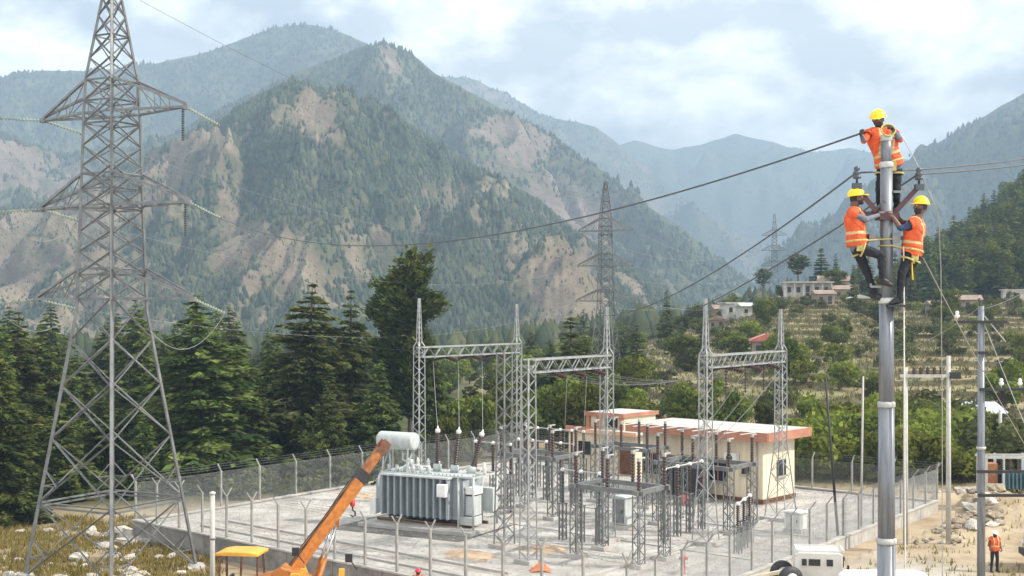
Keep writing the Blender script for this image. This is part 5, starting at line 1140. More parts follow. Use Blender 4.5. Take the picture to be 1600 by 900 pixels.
for s in (-.5, .5): m = MB().smooth(); m.lathe([(.11, 0), (.11, .04), (.05, .06)], 12, (2.34, s, .95), (1, 0, 0)); m.build('headlight', M_WHITEINS, jr)
# spare wheel and drawbar trailer to the left of it
tp_ = P(1228, 903, 45.6); tz = gz(tp_.x, tp_.y); tl = thing('cable_trailer', 'low cable trailer with a big black wheel beside the white jeep', 'trailer', (tp_.x, tp_.y, tz), R(4))
zc = tp_.z-tz
for yy in (-.25, .85):
    m = MB().smooth(); m.lathe([(.24, -.12), (.44, -.11), (.48, -.05), (.48, .05), (.44, .11), (.24, .12)], 22, (0.1, yy, zc-.02), (.25, -1, .1)); wo = m.build('wheel', M_BLACK, tl)
    m = MB().smooth(); m.lathe([(.05, -.14), (.25, -.12), (.25, .12), (.05, .14)], 14, (0.1, yy, zc-.02), (.25, -1, .1)); m.build('rim', M_STEELL, wo)
m = MB(); m.bar((-1.6, .3, zc-.12), (.4, .3, zc+.25), .14, .12); m.build('drawbar', M_CREAMV, tl); m = MB(); m.box((-.9, .3, zc-.35), (.5, .5, .3)); m.build('frame_box', M_YELLOW, tl); m = MB(); m.box((0, .3, .35), (1.6, .9, .16)); m.box((0, .3, .2), (.3, .3, .42)); m.build('axle_frame', M_RUST, tl)
# second pale vehicle whose roof just reaches into the picture
vp = P(1405, 898, 43.5); vz = gz(vp.x, vp.y); vr = thing('van', 'white van with its pale roof just reaching into the bottom of the picture', 'van', (vp.x, vp.y, vz), R(-4))
hz = vp.z-vz
m = MB(); m.extr([(-1.9, .35), (1.9, .35), (1.95, .95), (1.55, 1.2), (1.0, hz-.05), (.7, hz+.02), (-1.7, hz), (-1.92, hz-.15)], -.8, .8); m.build('body', M_WHITE, vr, bevel=.06)
for s in (-.81, .81):
    for x0 in (-1.3, -.5, .35): m = MB(); m.box((x0, s, hz-.42), (.65, .03, .4)); m.build('window', M_GLASS, vr)
for xx in (-1.2, 1.25):
    for yy in (-.75, .75): m = MB().smooth(); m.lathe([(.1, -.1), (.32, -.09), (.32, .09), (.1, .1)], 18, (xx, yy, .32), (0, 1, 0)); m.build('wheel', M_BLACK, vr)
# truck nose at the right edge
kp = P(1592, 872, 54.5); kz = gz(kp.x, kp.y); kr = thing('truck', 'cream truck with dark blue cab glass cut off by the right edge', 'truck', (kp.x+.75, kp.y, kz), R(-8))
m = MB(); m.extr([(-.35, .7), (1.7, .7), (1.7, 2.15), (.1, 2.15), (-.25, 1.5), (-.35, 1.2)], -1, 1); m.build('cab', M_CREAMV, kr, bevel=.05)
m = MB(); m.box((.7, -1.012, 1.75), (1.1, .03, .55)); m.build('side_window', M_TEAL, kr); m = MB(); m.bar((-.21, 0, 1.55), (.06, 0, 2.08), 1.7, .03, up=(1, 0, 0)); m.build('windscreen', M_TEAL, kr)
m = MB(); m.box((3.9, 0, 1.5), (4.2, 2.1, 1.3)); m.build('cargo_bed', M_TEAL, kr, bevel=.03); m = MB(); m.box((2.6, 0, .62), (6, 1.2, .2)); m.build('chassis', M_BLACK, kr); m = MB(); m.box((-.42, 0, .62), (.16, 2.0, .26)); m.build('bumper', M_BLACK, kr, bevel=.02)
for xx in (.5, 4.8):
    for yy in (-.9, .9): m = MB().smooth(); m.lathe([(.2, -.15), (.46, -.14), (.5, -.08), (.5, .08), (.46, .14), (.2, .15)], 20, (xx, yy, .5), (0, 1, 0)); m.build('wheel', M_BLACK, kr)
for s in (-.7, .7): m = MB().smooth(); m.lathe([(.13, 0), (.13, .05), (.05, .08)], 12, (-.36, s, 1.0), (-1, 0, 0)); m.build('headlight', M_WHITEINS, kr)

# ------------------------------------------------------------------ other poles
def round_pole(label, px, Y, top_py, r0, r1, mat, name='utility_pole', lean=None):
    x = (px-800)/F*Y; z0 = gz(x, Y) if not inyard(np.array(x), np.array(Y)) else 0.0; zt = CAMZ-(top_py-HY)/F*Y
    t = thing(name, label, 'pole', (x, Y, z0)); m = MB().smooth()
    l = lean or 0.0; m.tube((0, 0, -.3), (l, 0, zt-z0), r0, r1, 14); m.build('shaft', mat, t)
    return t, zt-z0
t, h = round_pole('slim painted pole with several dark cross arms at the right', 1533, 45, 478, .15, .11, M_POLE)
def arm(t, z, x0, x1, w_, mat, y=-.16): m = MB(); m.bar((x0, y, z), (x1, y, z), w_, w_); return m.build('cross_arm', mat, t)
def zpx(py, Y, z0): return CAMZ-(py-HY)/F*Y-z0
z0 = t.location.z
for py, a, b in ((503, -1.0, .85), (551, -.15, .2), (608, -.1, 1.9), (736, -.2, 1.6), (773, -.15, 1.9)): arm(t, zpx(py, 45, z0), a, b, .10, M_BLACK)
for py, xs_ in ((608, (.65, 1.3)), (503, (-.9,))):
    for x in xs_: m = MB().smooth(); m.lathe([(.02, 0), (.02, .1), (.07, .12), (.09, .2), (.05, .24), (.07, .3), (.03, .36)], 10, (x, -.16, zpx(py, 45, z0)+.03)); m.build('pin_insulator', M_WHITEINS, t)
m = MB().smooth(); m.lathe([(.02, 0), (.02, .12), (.07, .14), (.08, .22), (.03, .28)], 10, (-.05, 0, h)); m.build('pin_insulator', M_DARKINS, t)
m = MB(); m.bar((.1, -.05, h-.35), (.75, -.3, h-1.25), .07, .04); m.build('brace', M_POLE2, t)
m = MB().smooth(); m.lathe([(.13, -.05), (.165, -.04), (.165, .04), (.13, .05)], 14, (0, 0, zpx(700, 45, z0))); m.build('band', M_STEELL, t)
POLE_R = Vector((t.location.x, 45, z0+h))
# H frame of two pale concrete poles
Yh = 60.0; xa, xb = (1415-800)/F*Yh, (1482-800)/F*Yh
ha = thing('h_frame_pole', 'pair of pale concrete poles joined by a beam with brown insulators', 'pole', (xa, Yh, gz(xa, Yh)))
for xx, tpy in ((xa, 574), (xb, 556)):
    m = MB().smooth(); m.tube((xx, Yh, gz(xx, Yh)-.3), (xx, Yh, CAMZ-(tpy-HY)/F*Yh), .125, .095, 14); m.build('shaft', M_POLE2, ha, True)
zb_ = CAMZ-(587-HY)/F*Yh
m = MB(); m.bar((xa-.3, Yh-.14, zb_), (xb+.35, Yh-.14, zb_), .1, .14); m.build('beam', M_POLE2, ha, True)
for i in range(5):
    x = xa+.35+i*.32; m = MB().smooth(); m.lathe([(.03, 0), (.10, .05), (.06, .1), (.10, .16), (.06, .22), (.09, .28), (.03, .36)], 10, (x, Yh-.14, zb_+.07)); m.build('pin_insulator', M_BROWNINS, ha, True)
m = MB(); m.box((xb+.25, Yh-.16, zb_+.02), (.5, .2, .3)); m.build('switch_box', M_BLACK, ha, True)
round_pole('thin pale pole just inside the back right fence', 1345, 64, 588, .06, .045, M_POLE2, lean=0.12)
t, h = round_pole('thin black leaning pole inside the side fence', 1310, 61.5, 590, .07, .05, M_BLACK, lean=-.62)
t, h = round_pole('white pipe post with a capped top in front of the retaining wall', 332, 50.5, 772, .10, .095, M_POLE2, name='pipe_post')
m = MB().smooth(); m.lathe([(.10, 0), (.125, .02), (.125, .08), (.07, .12)], 14, (0, 0, h-.02)); m.build('cap', M_POLE2, t)
m = MB().smooth(); m.lathe([(.12, -.04), (.14, -.03), (.14, .03), (.12, .04)], 14, (0, 0, h-1.75)); m.build('band', M_STEELD, t)
round_pole('grey pole beside the teal distribution transformer', 1563, 86, 640, .13, .1, M_POLE2)
round_pole('thin grey pole on the lower terraces behind the gantry', 1092, 118, 560, .1, .08, M_POLE2)

# distribution transformer platform at the right
Yd = 72.0; dx0, dx1 = P(1541, 0, Yd).x, P(1612, 0, Yd).x; dz = gz(dx0, Yd)
dp = thing('distribution_platform', 'outdoor platform carrying a teal distribution transformer and rusty cabinet', 'platform', (dx0, Yd, dz))
def zz(py): return CAMZ-(py-HY)/F*Yd
for x in (dx0, (dx0*.62+dx1*.38), dx1):
    for yy in (0, 1.3): m = MB(); m.bar((x, Yd+yy, dz-.2), (x, Yd+yy, zz(712)), .13); m.build('post', M_BLUEPALE if x > dx0 else M_POLE2, dp, True)
for yy in (0, 1.3): m = MB(); m.bar((dx0-.15, Yd+yy, zz(715)), (dx1+.3, Yd+yy, zz(715)), .14, .12); m.build('beam', M_POLE2, dp, True)
for yy in (-.1, 1.4): m = MB(); m.bar((dx0-.1, Yd+yy, zz(775)), (dx1+.3, Yd+yy, zz(775)), .12, .16); m.build('platform_beam', M_RUST, dp, True)
for i in range(4): x = dx0+.9+i*.45; m = MB().smooth(); post_insulator_mb(m, (x, Yd, zz(735)), .62, .09, 5); m.build('insulator', M_BROWNINS, dp, True)
xm = dx1-.75; m = MB(); m.box((xm, Yd+.6, zz(752)), (1.25, .9, 1.0)); tb_ = m.build('transformer_tank', M_TEAL, dp, True, bevel=.03)
for i in range(6): m = MB(); m.box((xm-.55+i*.22, Yd+.02, zz(752)), (.05, .24, .85)); m.build('cooling_fin', M_TEAL, tb_, True)
m = MB(); m.box((dx0+.42, Yd+.5, zz(747)), (.62, .6, 1.6)); m.build('cabinet', M_ORANGEB, dp, True, bevel=.02)
m = MB(); m.box(((dx0+dx1)/2, Yd+.65, zz(778)-.02), (dx1-dx0, 1.25, .05)); m.build('deck', M_RUST, dp, True)
for i in range(5): m = MB(); m.box((dx0+.7+i*.42, Yd+.9, dz+.35), (.3, .3, .9+.2*(i % 2))); m.build('stored_drum', M_BLACK if i % 2 else M_RUST, dp, True, bevel=.03)
# pale blue roofed shelter
Ys = 108.0; sx0, sx1 = P(1489, 0, Ys).x, P(1572, 0, Ys).x; sz = CAMZ-(640-HY)/F*Ys; sg = gz((sx0+sx1)/2, Ys)
sh = thing('shelter', 'open shelter with pale blue sheet roof among the bushes', 'shelter', (sx0, Ys, sg))
for k in range(2):
    a = sx0+(sx1-sx0)*k/2+.05; b = sx0+(sx1-sx0)*(k+1)/2-.05; m = MB(); m.add([(a, Ys-1, sz-.25), (b, Ys-1, sz-.3), (b, Ys+2.2, sz+.45), (a, Ys+2.2, sz+.5), (a, Ys-1, sz-.2), (b, Ys-1, sz-.25), (b, Ys+2.2, sz+.5), (a, Ys+2.2, sz+.55)], [(0, 3, 2, 1), (4, 5, 6, 7), (0, 1, 5, 4), (1, 2, 6, 5), (2, 3, 7, 6), (3, 0, 4, 7)]); m.build('roof_sheet', M_LAV, sh, True)
for k in range(3):
    for yy in (-.8, 2): x = sx0+.25+(sx1-sx0-.5)*k/2; m = MB(); m.bar((x, Ys+yy, sg-.3), (x, Ys+yy, sz-.2+(yy+.8)*.22), .16); m.build('post', M_POLE2, sh, True)

# ------------------------------------------------------------------ hillside houses
def house(label, px, base_py, Y, w_, d_, h, wall, roofm, pitched, nwin, rz=0.0, porch=False):
    x = (px-800)/F*Y; z = gz(x, Y); t = thing('house', label, 'house', (x, Y, z), rz)
    m = MB(); m.box((0, d_/2, h/2-.4), (w_, d_, h+.8)); m.build('wall', wall, t)
    if pitched:
        m = MB(); m.extr([(-w_/2-.4, h-.05), (w_/2+.4, h-.05), (w_/2+.4, h+.05), (0, h+pitched), (-w_/2-.4, h+.05)], -.5, d_+.5) if d_ > w_ else m.add([(-w_/2-.4, -.5, h), (w_/2+.4, -.5, h), (w_/2+.4, d_/2, h+pitched), (-w_/2-.4, d_/2, h+pitched), (w_/2+.4, d_+.5, h), (-w_/2-.4, d_+.5, h)], [(0, 1, 2, 3), (3, 2, 4, 5), (0, 3, 5), (1, 4, 2), (0, 5, 4, 1)]); m.build('roof', roofm, t)
    else: m = MB(); m.box((0, d_/2, h+.13), (w_+.7, d_+.7, .22)); m.build('roof', roofm, t)
    for i in range(nwin):
        xx = -w_/2+w_*(i+.5)/nwin; dr = (i == nwin//2)
        m = MB(); m.box((xx, -.01, h*.42 if dr else h*.52), (w_/nwin*.42, .08, h*.72 if dr else h*.38)); wo = m.build('door' if dr else 'window', M_DARK, t)
        m = MB(); m.box((xx, -.06, h*.52-h*.19-.04), (w_/nwin*.5, .14, .07)); m.build('sill', wall, wo)
    if porch:
        for i in range(nwin+1): m = MB(); m.box((-w_/2+w_*i/nwin, -1.3, h/2-.3), (.22, .22, h+.4)); m.build('porch_column', wall, t)
        m = MB(); m.box((0, -.75, h+.10), (w_+.9, 1.7, .2)); m.build('porch_roof', roofm, t)
    return t
house('long white hilltop house with dark veranda openings', 1262, 490, 243, 8.6, 5, 2.7, M_HWALL, M_ROOFW, 0, 5, R(-6), True)
house('brown roofed stone house beside the white hilltop house', 1303, 470, 250, 5.5, 4.5, 2.2, M_STONEW, M_BROWNROOF, 1.1, 3, R(-12))
house('small white house lower on the left hillside', 1155, 512, 236, 4.8, 4, 2.4, M_HWALL, M_ROOFW, 0, 3, R(10))
house('little brown roofed house at the left end of the hill crest', 1134, 500, 246, 4.0, 4, 2.0, M_STONEW, M_BROWNROOF, .8, 2, R(4))
house('low house with a red sheet roof above the gantry beam', 1197, 565, 165, 3.6, 4, 1.9, M_STONEW, M_REDROOF, .9, 2, R(-8))
house('tiny white house glimpsed between trees left of the gantry', 712, 604, 132, 1.9, 2.4, 2.2, M_WHITE, M_ROOFW, .6, 1)
house('pale stone house on the upper right terraces', 1512, 505, 232, 4.6, 4, 2.2, M_STONEW, M_BROWNROOF, .9, 3, R(-10))
house('white house at the right edge below the dark forest', 1590, 470, 262, 5.5, 4, 2.4, M_HWALL, M_ROOFW, 0, 3, R(-14))

for i_, (hx, hY, hw_, hd_, hh_, wm_, rm_, pt__, lb_) in enumerate(((1318, 240, 3.4, 3.4, 2.0, M_STONEW, M_BROWNROOF, .8, 'small stone house right of the long white hilltop house'), (1332, 252, 3.0, 3.2, 2.1, M_HWALL, M_ROOFW, 0, 'small flat roofed house just left of the climbing lineman'), (1290, 228, 3.2, 3.2, 1.9, M_STONEW, M_BROWNROOF, .7, 'low stone hut below the long white hilltop house'),
    (1172, 232, 3.0, 3.0, 1.9, M_HWALL, M_ROOFW, .6, 'small pale hut beside the white house on the left hillside'), (1120, 225, 2.8, 3.0, 1.8, M_STONEW, M_BROWNROOF, .7, 'little stone hut among trees at the left hillside end'), (1345, 225, 3.0, 3.2, 1.9, M_STONEW, M_ROOFW, .6, 'pale roofed hut on the terraces beside the tubular pole'), (1470, 228, 3.2, 3.2, 2.0, M_STONEW, M_BROWNROOF, .7, 'brown hut on the upper terraces right of the tubular pole'))):
    house(lb_, hx, 0, hY, hw_, hd_, hh_, wm_, rm_, pt__, 2, R(-10+7*(i_ % 4)))
# ------------------------------------------------------------------ vegetation prototypes
def quads(Pc, A, B):                       # rhombic leaf faces from centres and half axes
    n = len(Pc); V = np.stack([Pc-A, Pc+B, Pc+A, Pc-B], 1).reshape(-1, 3); Fc = np.arange(n*4).reshape(n, 4); return V, Fc
def unit(v): return v/np.maximum(1e-9, np.linalg.norm(v, axis=-1, keepdims=True))
def trunk_mesh(name, h, r, limbs, n=7, seed=0, bend=0.02):
    m = MB().smooth(); rr = random.Random(seed); pts = []; rad = []
    for i in range(8): f = i/7; pts.append((bend*h*math.sin(f*3+seed), bend*h*math.sin(f*2.3+seed*2), -.4+(h+.4)*f)); rad.append(max(.02, r*(1-f)**.8+.015))
    m.poly(pts, rad, n)
    for (a, b, c, r0) in limbs: m.poly([a, b, c], [r0, r0*.6, r0*.2], 4, False)
    me = bpy.data.meshes.new(name); me.from_pydata(m.v, [], m.f); me.polygons.foreach_set('use_smooth', m.sm); me.update(); return me
def conifer_meshes(h, r, seed, nwh, leaf, dens, kind='cedar', z0f=0.04):
    g = np.random.default_rng(seed); limbs = []; PC = []; A = []; B = []; TN = []
    for i in range(nwh):
        f = (i+g.uniform(-.3, .3))/nwh; f = min(max(f, 0), .985); z = h*(z0f+(1-z0f)*f)
        if kind == 'cedar': prof = min(1.0, (1-f)*1.35+.02)**0.85*(0.85+0.15*math.sin(f*11+seed))
        elif kind == 'spire': prof = (1-f)**0.85
        else: prof = (math.sin(math.pi*min(1, (1-f)*0.80+.16))**.6)*(0.55+.75*g.uniform())
        nl = int(g.integers(5, 8)) if f < .85 else 4
        a0 = g.uniform(0, 6.28)
        for k in range(nl):
            an = a0+6.283*k/nl+g.uniform(-.35, .35); L = max(.25, r*prof*g.uniform(.50, 1.22)); d = np.array([math.cos(an), math.sin(an), 0]); s = np.array([-d[1], d[0], 0])
            rise = g.uniform(.02, .22) if kind != 'pine' else g.uniform(.15, .5); droop = L*g.uniform(.10, .28) if kind != 'pine' else 0
            base = np.array([0, 0, z]); midp = base+d*L*.55+np.array([0, 0, rise*L*.55]); end = base+d*L+np.array([0, 0, rise*L-droop])
            if L > .5: limbs.append((base, midp, end, .022*L+.012))
            n = int(dens*L*(1.0+.5*L)); u = g.uniform(.12, 1.0, n)**.75
            c = (1-u)[:, None]**2*base+2*((1-u)*u)[:, None]*midp+(u**2)[:, None]*end
            wd = L*.30*np.sin(np.pi*np.clip(u*.8+.2, 0, 1))*(1 if kind != 'pine' else 1.1)
            lat = g.uniform(-1, 1, n); c = c+s*(lat*wd)[:, None]+np.array([0, 0, 1])*(g.normal(0, .035, n)*L-np.abs(lat)*wd*.25)[:, None]
            if kind == 'pine': c = c*.0+(base+(end-base)*g.uniform(.55, 1.0, n)[:, None])+g.normal(0, .17, (n, 3))*np.array([1, 1, .75])*min(L, 2.4)
            dirv = unit(d*(0.6+.5*g.uniform(size=n))[:, None]+s*(lat*1.0)[:, None]+np.array([0, 0, 1])*g.normal(-.12 if kind != 'pine' else .3, .28, n)[:, None])
            side = unit(np.cross(dirv, np.array([0, 0, 1.0])+g.normal(0, .45, (n, 3))))
            sz = leaf*g.uniform(.6, 1.35, n)
            PC.append(c); A.append(dirv*sz[:, None]); B.append(side*(sz*g.uniform(.32, .55, n))[:, None]); TN.append(np.clip(g.normal(.35, .22)+g.normal(0, .18, n), 0, 1))
    V, Fc = quads(np.concatenate(PC), np.concatenate(A), np.concatenate(B)); tn = np.repeat(np.concatenate(TN), 4)
    return trunk_mesh('trunk', h*.97, .018*h+.05, limbs, 7, seed, .004), fast_mesh('crown', V, Fc, {'tone': tn})
def broad_meshes(h, r, seed, ncl, nl, leaf, trunk_f=.25, flat=1.0):
    g = np.random.default_rng(seed); limbs = []; PC = []; A = []; B = []; TN = []
    for i in range(ncl):
        v = unit(g.normal(0, 1, 3)); v[2] = v[2]*.95; q = g.uniform(.35, 1)**.6
        c = np.array([v[0]*r*q, v[1]*r*q, h*(trunk_f+(1-trunk_f)*.5)+v[2]*h*(1-trunk_f)*.5*q*flat]); cr_ = r*g.uniform(.20, .52)
        limbs.append((np.array([0, 0, h*trunk_f*.8]), np.array([c[0]*.45, c[1]*.45, h*trunk_f+(c[2]-h*trunk_f)*.55]), c, .012*h))
        p = unit(g.normal(0, 1, (nl, 3)))*(cr_*g.uniform(.45, 1.05, nl)**.5)[:, None]; p[:, 2] *= .75
        d = unit(p+g.normal(0, cr_*.6, (nl, 3))); s = unit(np.cross(d, g.normal(0, 1, (nl, 3)))); sz = leaf*g.uniform(.6, 1.4, nl)
        PC.append(c+p); A.append(unit(np.cross(d, s))*sz[:, None]); B.append(s*(sz*.62)[:, None]); TN.append(np.clip(g.normal(.45, .22)+g.normal(0, .15, nl), 0, 1))
    V, Fc = quads(np.concatenate(PC), np.concatenate(A), np.concatenate(B)); tn = np.repeat(np.concatenate(TN), 4)
    return trunk_mesh('trunk', h*.7, .02*h+.04, limbs, 6, seed, .02), fast_mesh('crown', V, Fc, {'tone': tn})
def add_mats(pair, leafm): 
    pair[0].materials.append(M_BARK); pair[1].materials.append(leafm); return pair
CEDAR = [add_mats(conifer_meshes(16, r_, 100+i, n_, .34, d_), M_CONIF) for i, (r_, n_, d_) in enumerate(((4.4, 36, 13.0), (3.9, 30, 15.0), (5.0, 32, 12.0), (4.4, 42, 12.0)))]
PINEB = [add_mats(conifer_meshes(17, 2.5, 120+i, 24, .38, 22, 'pine', .22), M_PINE) for i in range(2)]
SPIRE = [add_mats(conifer_meshes(12, 2.5, 140+i, 22, .46, 6.0, 'spire', .06), M_CONIF) for i in range(3)]
PINES = [add_mats(conifer_meshes(9, 2.0, 150+i, 9, .42, 6.0, 'pine', .5), M_PINE) for i in range(2)]
BROAD = [add_mats(broad_meshes(8, 3.0, 160+i, 38, 90, .26, .10), M_BROAD) for i in range(3)]
SCRUB = [add_mats(broad_meshes(2.6, 1.7, 170+i, 14, 60, .17, .12), M_SCRUB) for i in range(3)]
BUSHG = [add_mats(broad_meshes(3.0, 1.9, 180+i, 16, 70, .18, .10), M_BUSHG) for i in range(3)]
def plant(kind, pair, x, y, z, sc, rz, label, group=None, cat='tree', sx=None):
    t = thing(kind, label, cat, (x, y, z), rz, group); t.scale = (sx or sc, sx or sc, sc)
    link('trunk', pair[0], None, t); link('crown', pair[1], None, t)
    return t
# tall cedars behind the yard on the left: (px, depth, top row, prototype, width factor, label)
big = [(-25, 82, 470, 0, 1.0, 'cedar cut off by the left edge of the picture'), (25, 88, 482, 1, .95, 'pointed cedar behind the left legs of the large tower'), (70, 96, 500, 2, 1.0, 'cedar standing behind the left leg of the large tower'), (5, 70, 545, 3, 1.05, 'broad low cedar at the left edge in front of the pointed one'),
    (115, 104, 545, 0, 1.0, 'shaded cedar seen through the middle of the large tower'), (205, 112, 560, 1, .9, 'pale cedar seen through the right legs of the large tower'), (318, 84, 452, 2, 1.12, 'big rounded cedar just right of the large tower'), (372, 90, 500, 3, .95, 'cedar between the rounded cedar and the dark group'),
    (255, 92, 520, 3, 1.0, 'cedar close behind the right leg of the large tower'), (478, 92, 440, 0, 1.1, 'tall layered cedar in the middle of the cedar row'), (545, 96, 448, 1, 1.0, 'tall cedar left of the round topped pine'), (430, 100, 520, 2, .9, 'shorter cedar in the gap of the cedar row'),
    (590, 90, 560, 3, .9, 'lower cedar at the foot of the round topped pine'), (668, 100, 520, 2, .8, 'cedar behind the leftmost gantry column'), (515, 84, 590, 2, .75, 'young cedar near the chain link fence'), (225, 80, 640, 1, 1.2, 'low spreading cedar behind the right leg of the large tower'), (95, 78, 630, 0, 1.2, 'low spreading cedar behind the left leg of the large tower'), (270, 96, 560, 0, 1.1, 'cedar filling the gap behind the tower and the rounded cedar'), (400, 86, 600, 1, 1.1, 'low spreading cedar in the middle of the row'), (160, 92, 600, 3, .95, 'low cedar behind the footings of the large tower')]
for i, (px, Y, top, k, wf, lab) in enumerate(big):
    x = (px-800)/F*Y; z = gz(x, Y)-.1; H = CAMZ-(top-HY)/F*Y-z; sc = H/16
    tt_ = plant('cedar_tree', CEDAR[k], x, Y, z, sc, i*1.7, 'dark green '+lab, 'tall cedars behind the yard', sx=sc*wf*(.88, 1.12, 1.0, .95, 1.08)[i % 5]*1.1); tt_.rotation_euler.x = .03*math.sin(i*2.3); tt_.rotation_euler.y = .03*math.cos(i*3.1)
x = (642-800)/F*98; plant('pine_tree', PINEB[0], x, 98, gz(x, 98), (CAMZ-(404-HY)/F*98-gz(x, 98))/17, 1.9, 'tallest round topped pine at the right end of the cedar row', sx=.66)
x = (612-800)/F*102; plant('pine_tree', PINEB[1], x, 102, gz(x, 102), (CAMZ-(448-HY)/F*102-gz(x, 102))/17, 2.4, 'round topped pine half hidden behind the tallest pine', sx=.66)
# trees between and behind the gantries
mid = [('conifer_tree', SPIRE, 0, 862, 118, 528, 1.5, 'dark conifer behind the middle gantry beam on its left'), ('conifer_tree', SPIRE, 1, 892, 126, 490, 1.6, 'tall dark conifer behind the middle gantry beam'), ('conifer_tree', SPIRE, 2, 916, 116, 520, 1.3, 'bright edged conifer left of the spiked gantry column'), ('conifer_tree', SPIRE, 1, 842, 120, 560, 1.4, 'low conifer beside the slim lattice mast'),
    ('broadleaf_tree', BROAD, 0, 880, 106, 590, 1.0, 'green leafy tree under the middle gantry beam'), ('broadleaf_tree', BROAD, 1, 735, 100, 610, .9, 'leafy tree behind the transformer bushings'), ('broadleaf_tree', BROAD, 2, 775, 112, 585, .95, 'brownish leafy tree behind the gantry beam'), ('broadleaf_tree', BROAD, 1, 700, 96, 640, .8, 'low leafy tree right of the leftmost gantry column'),
    ('broadleaf_tree', BROAD, 2, 1135, 104, 592, .95, 'bright yellow green tree behind the control building roof'), ('broadleaf_tree', BROAD, 0, 1075, 106, 598, .95, 'dark leafy tree left of the yellow green tree'), ('broadleaf_tree', BROAD, 1, 1193, 108, 622, .8, 'dark leafy tree beside the right gantry column'),
    ('conifer_tree', SPIRE, 0, 1042, 215, 449, 1.0, 'slender dark conifer rising alone above the slope'), ('conifer_tree', SPIRE, 2, 995, 190, 500, 1.5, 'conifer right of the distant tower'), ('conifer_tree', SPIRE, 0, 975, 200, 512, 1.4, 'conifer at the foot of the distant tower'), ('conifer_tree', SPIRE, 1, 1065, 190, 500, 1.2, 'conifer just right of the slender one'), ('conifer_tree', SPIRE, 2, 1100, 200, 492, 1.2, 'conifer behind the spiked gantry column'),
    ('conifer_tree', SPIRE, 1, 1283, 262, 386, 1.5, 'tallest conifer on the hilltop near the white house'), ('conifer_tree', SPIRE, 0, 1306, 266, 394, .8, 'narrow conifer right of the tallest hilltop conifer'), ('conifer_tree', SPIRE, 2, 1334, 222, 412, .75, 'narrow dark cypress left of the climbing lineman'), ('pine_tree', PINES, 0, 1247, 262, 400, 1.2, 'flat topped pine on the hilltop'), ('pine_tree', PINES, 1, 1192, 268, 420, 1.0, 'leaning pine beside the far tower'),
    ('conifer_tree', SPIRE, 0, 1230, 262, 432, .9, 'small pine left of the hilltop house'), ('conifer_tree', SPIRE, 1, 1162, 262, 462, .8, 'small conifer at the left end of the hilltop'), ('broadleaf_tree', BROAD, 0, 1293, 172, 508, 1.0, 'dark bushy tree in the middle of the terraces'), ('broadleaf_tree', BROAD, 1, 1278, 160, 545, .8, 'second dark bushy tree below on the terraces'), ('broadleaf_tree', BROAD, 2, 1325, 178, 500, .7, 'yellowish tree on the terraces by the tubular pole'),
    ('broadleaf_tree', BROAD, 2, 1205, 215, 474, 1.2, 'bushy tree below the white hilltop house'), ('broadleaf_tree', BROAD, 1, 1190, 228, 468, 1.2, 'bushy tree left of the white hilltop house'), ('conifer_tree', SPIRE, 0, 735, 240, 530, 1.4, 'far conifer between the gantry columns on the left'), ('conifer_tree', SPIRE, 1, 762, 250, 530, 1.4, 'far conifer between the gantry columns on the right'), ('conifer_tree', SPIRE, 2, 830, 220, 512, 1.4, 'conifer right of the slim lattice mast')]
for i, (nm, fam, k, px, Y, top, wf, lab) in enumerate(mid):
    x = (px-800)/F*Y; z = gz(x, Y)-.1; H0 = {'c': 12, 'p': 9, 'b': 8}[nm[0]]; H = CAMZ-(top-HY)/F*Y-z; sc = max(.25, H/H0)
    plant(nm, fam[k], x, Y, z, sc, i*2.1, lab, sx=sc*wf if wf < 1.9 else wf)
# scrub and bushes on the terraces, trees of the dark right hand forest
random.seed(11)
def scatter(n, fam, kind, label, group, reg, sc, cat, seed, ok=None):
    g = np.random.default_rng(seed); c = 0; tries = 0; used = []
    while c < n and tries < n*40:
        tries += 1
        px = g.uniform(reg[0], reg[1]); Y = math.sqrt(g.uniform(reg[2]**2, reg[3]**2)); x = (px-800)/F*Y
        if inyard(np.array(x), np.array(Y), 1.5): continue
        z, ri, tm = ground_parts(np.array([x]), np.array([Y]))
        if ok and not ok(px, Y, float(z[0]), float(ri[0]), g): continue
        s = g.uniform(*sc)
        if 36 < x < 44 and 86 < Y < 112: continue
        if any((x-a)**2+(Y-b)**2 < (reg[4] if len(reg) > 4 else 1.0)**2 for a, b in used[-400:]): continue
        used.append((x, Y)); lb = label.format(h='upper' if Y > 175 else 'lower', s='left of' if px < 1385 else 'right of'); plant(kind, fam[int(g.integers(len(fam)))], x, Y, float(z[0])-.1, s, g.uniform(0, 6.28), lb, group, cat, sx=s*g.uniform(.85, 1.25)); c += 1
okr = lambda px, Y, z, ri, g: ri > .4 or g.uniform() < .10
scatter(130, SCRUB, 'scrub_bush', 'olive scrub bush on the {h} terraces {s} the tubular pole', 'scrub bushes on the terraces', (960, 1610, 112, 258, 2.0), (.3, .95), 'bush', 5, okr)
scatter(26, BUSHG, 'leafy_bush', 'greener leafy bush on the {h} terraces {s} the tubular pole', 'leafy bushes on the terraces', (960, 1610, 108, 258, 3.0), (.5, 1.1), 'bush', 6)
scatter(26, BROAD, 'broadleaf_tree', 'small leafy tree on the {h} terraces {s} the tubular pole', 'small leafy trees on the terraces', (970, 1610, 118, 262, 5.0), (.25, .75), 'tree', 7)
scatter(46, BUSHG, 'leafy_bush', 'bright green bush in the thicket behind the back right fence', 'thicket behind the back right fence', (1255, 1530, 80, 104, 1.4), (.75, 1.35), 'bush', 8)
scatter(26, SCRUB, 'scrub_bush', 'dull olive bush in the thicket behind the rubble bank', 'olive thicket behind the rubble bank', (1370, 1620, 82, 108, 1.6), (.8, 1.5), 'bush', 9)
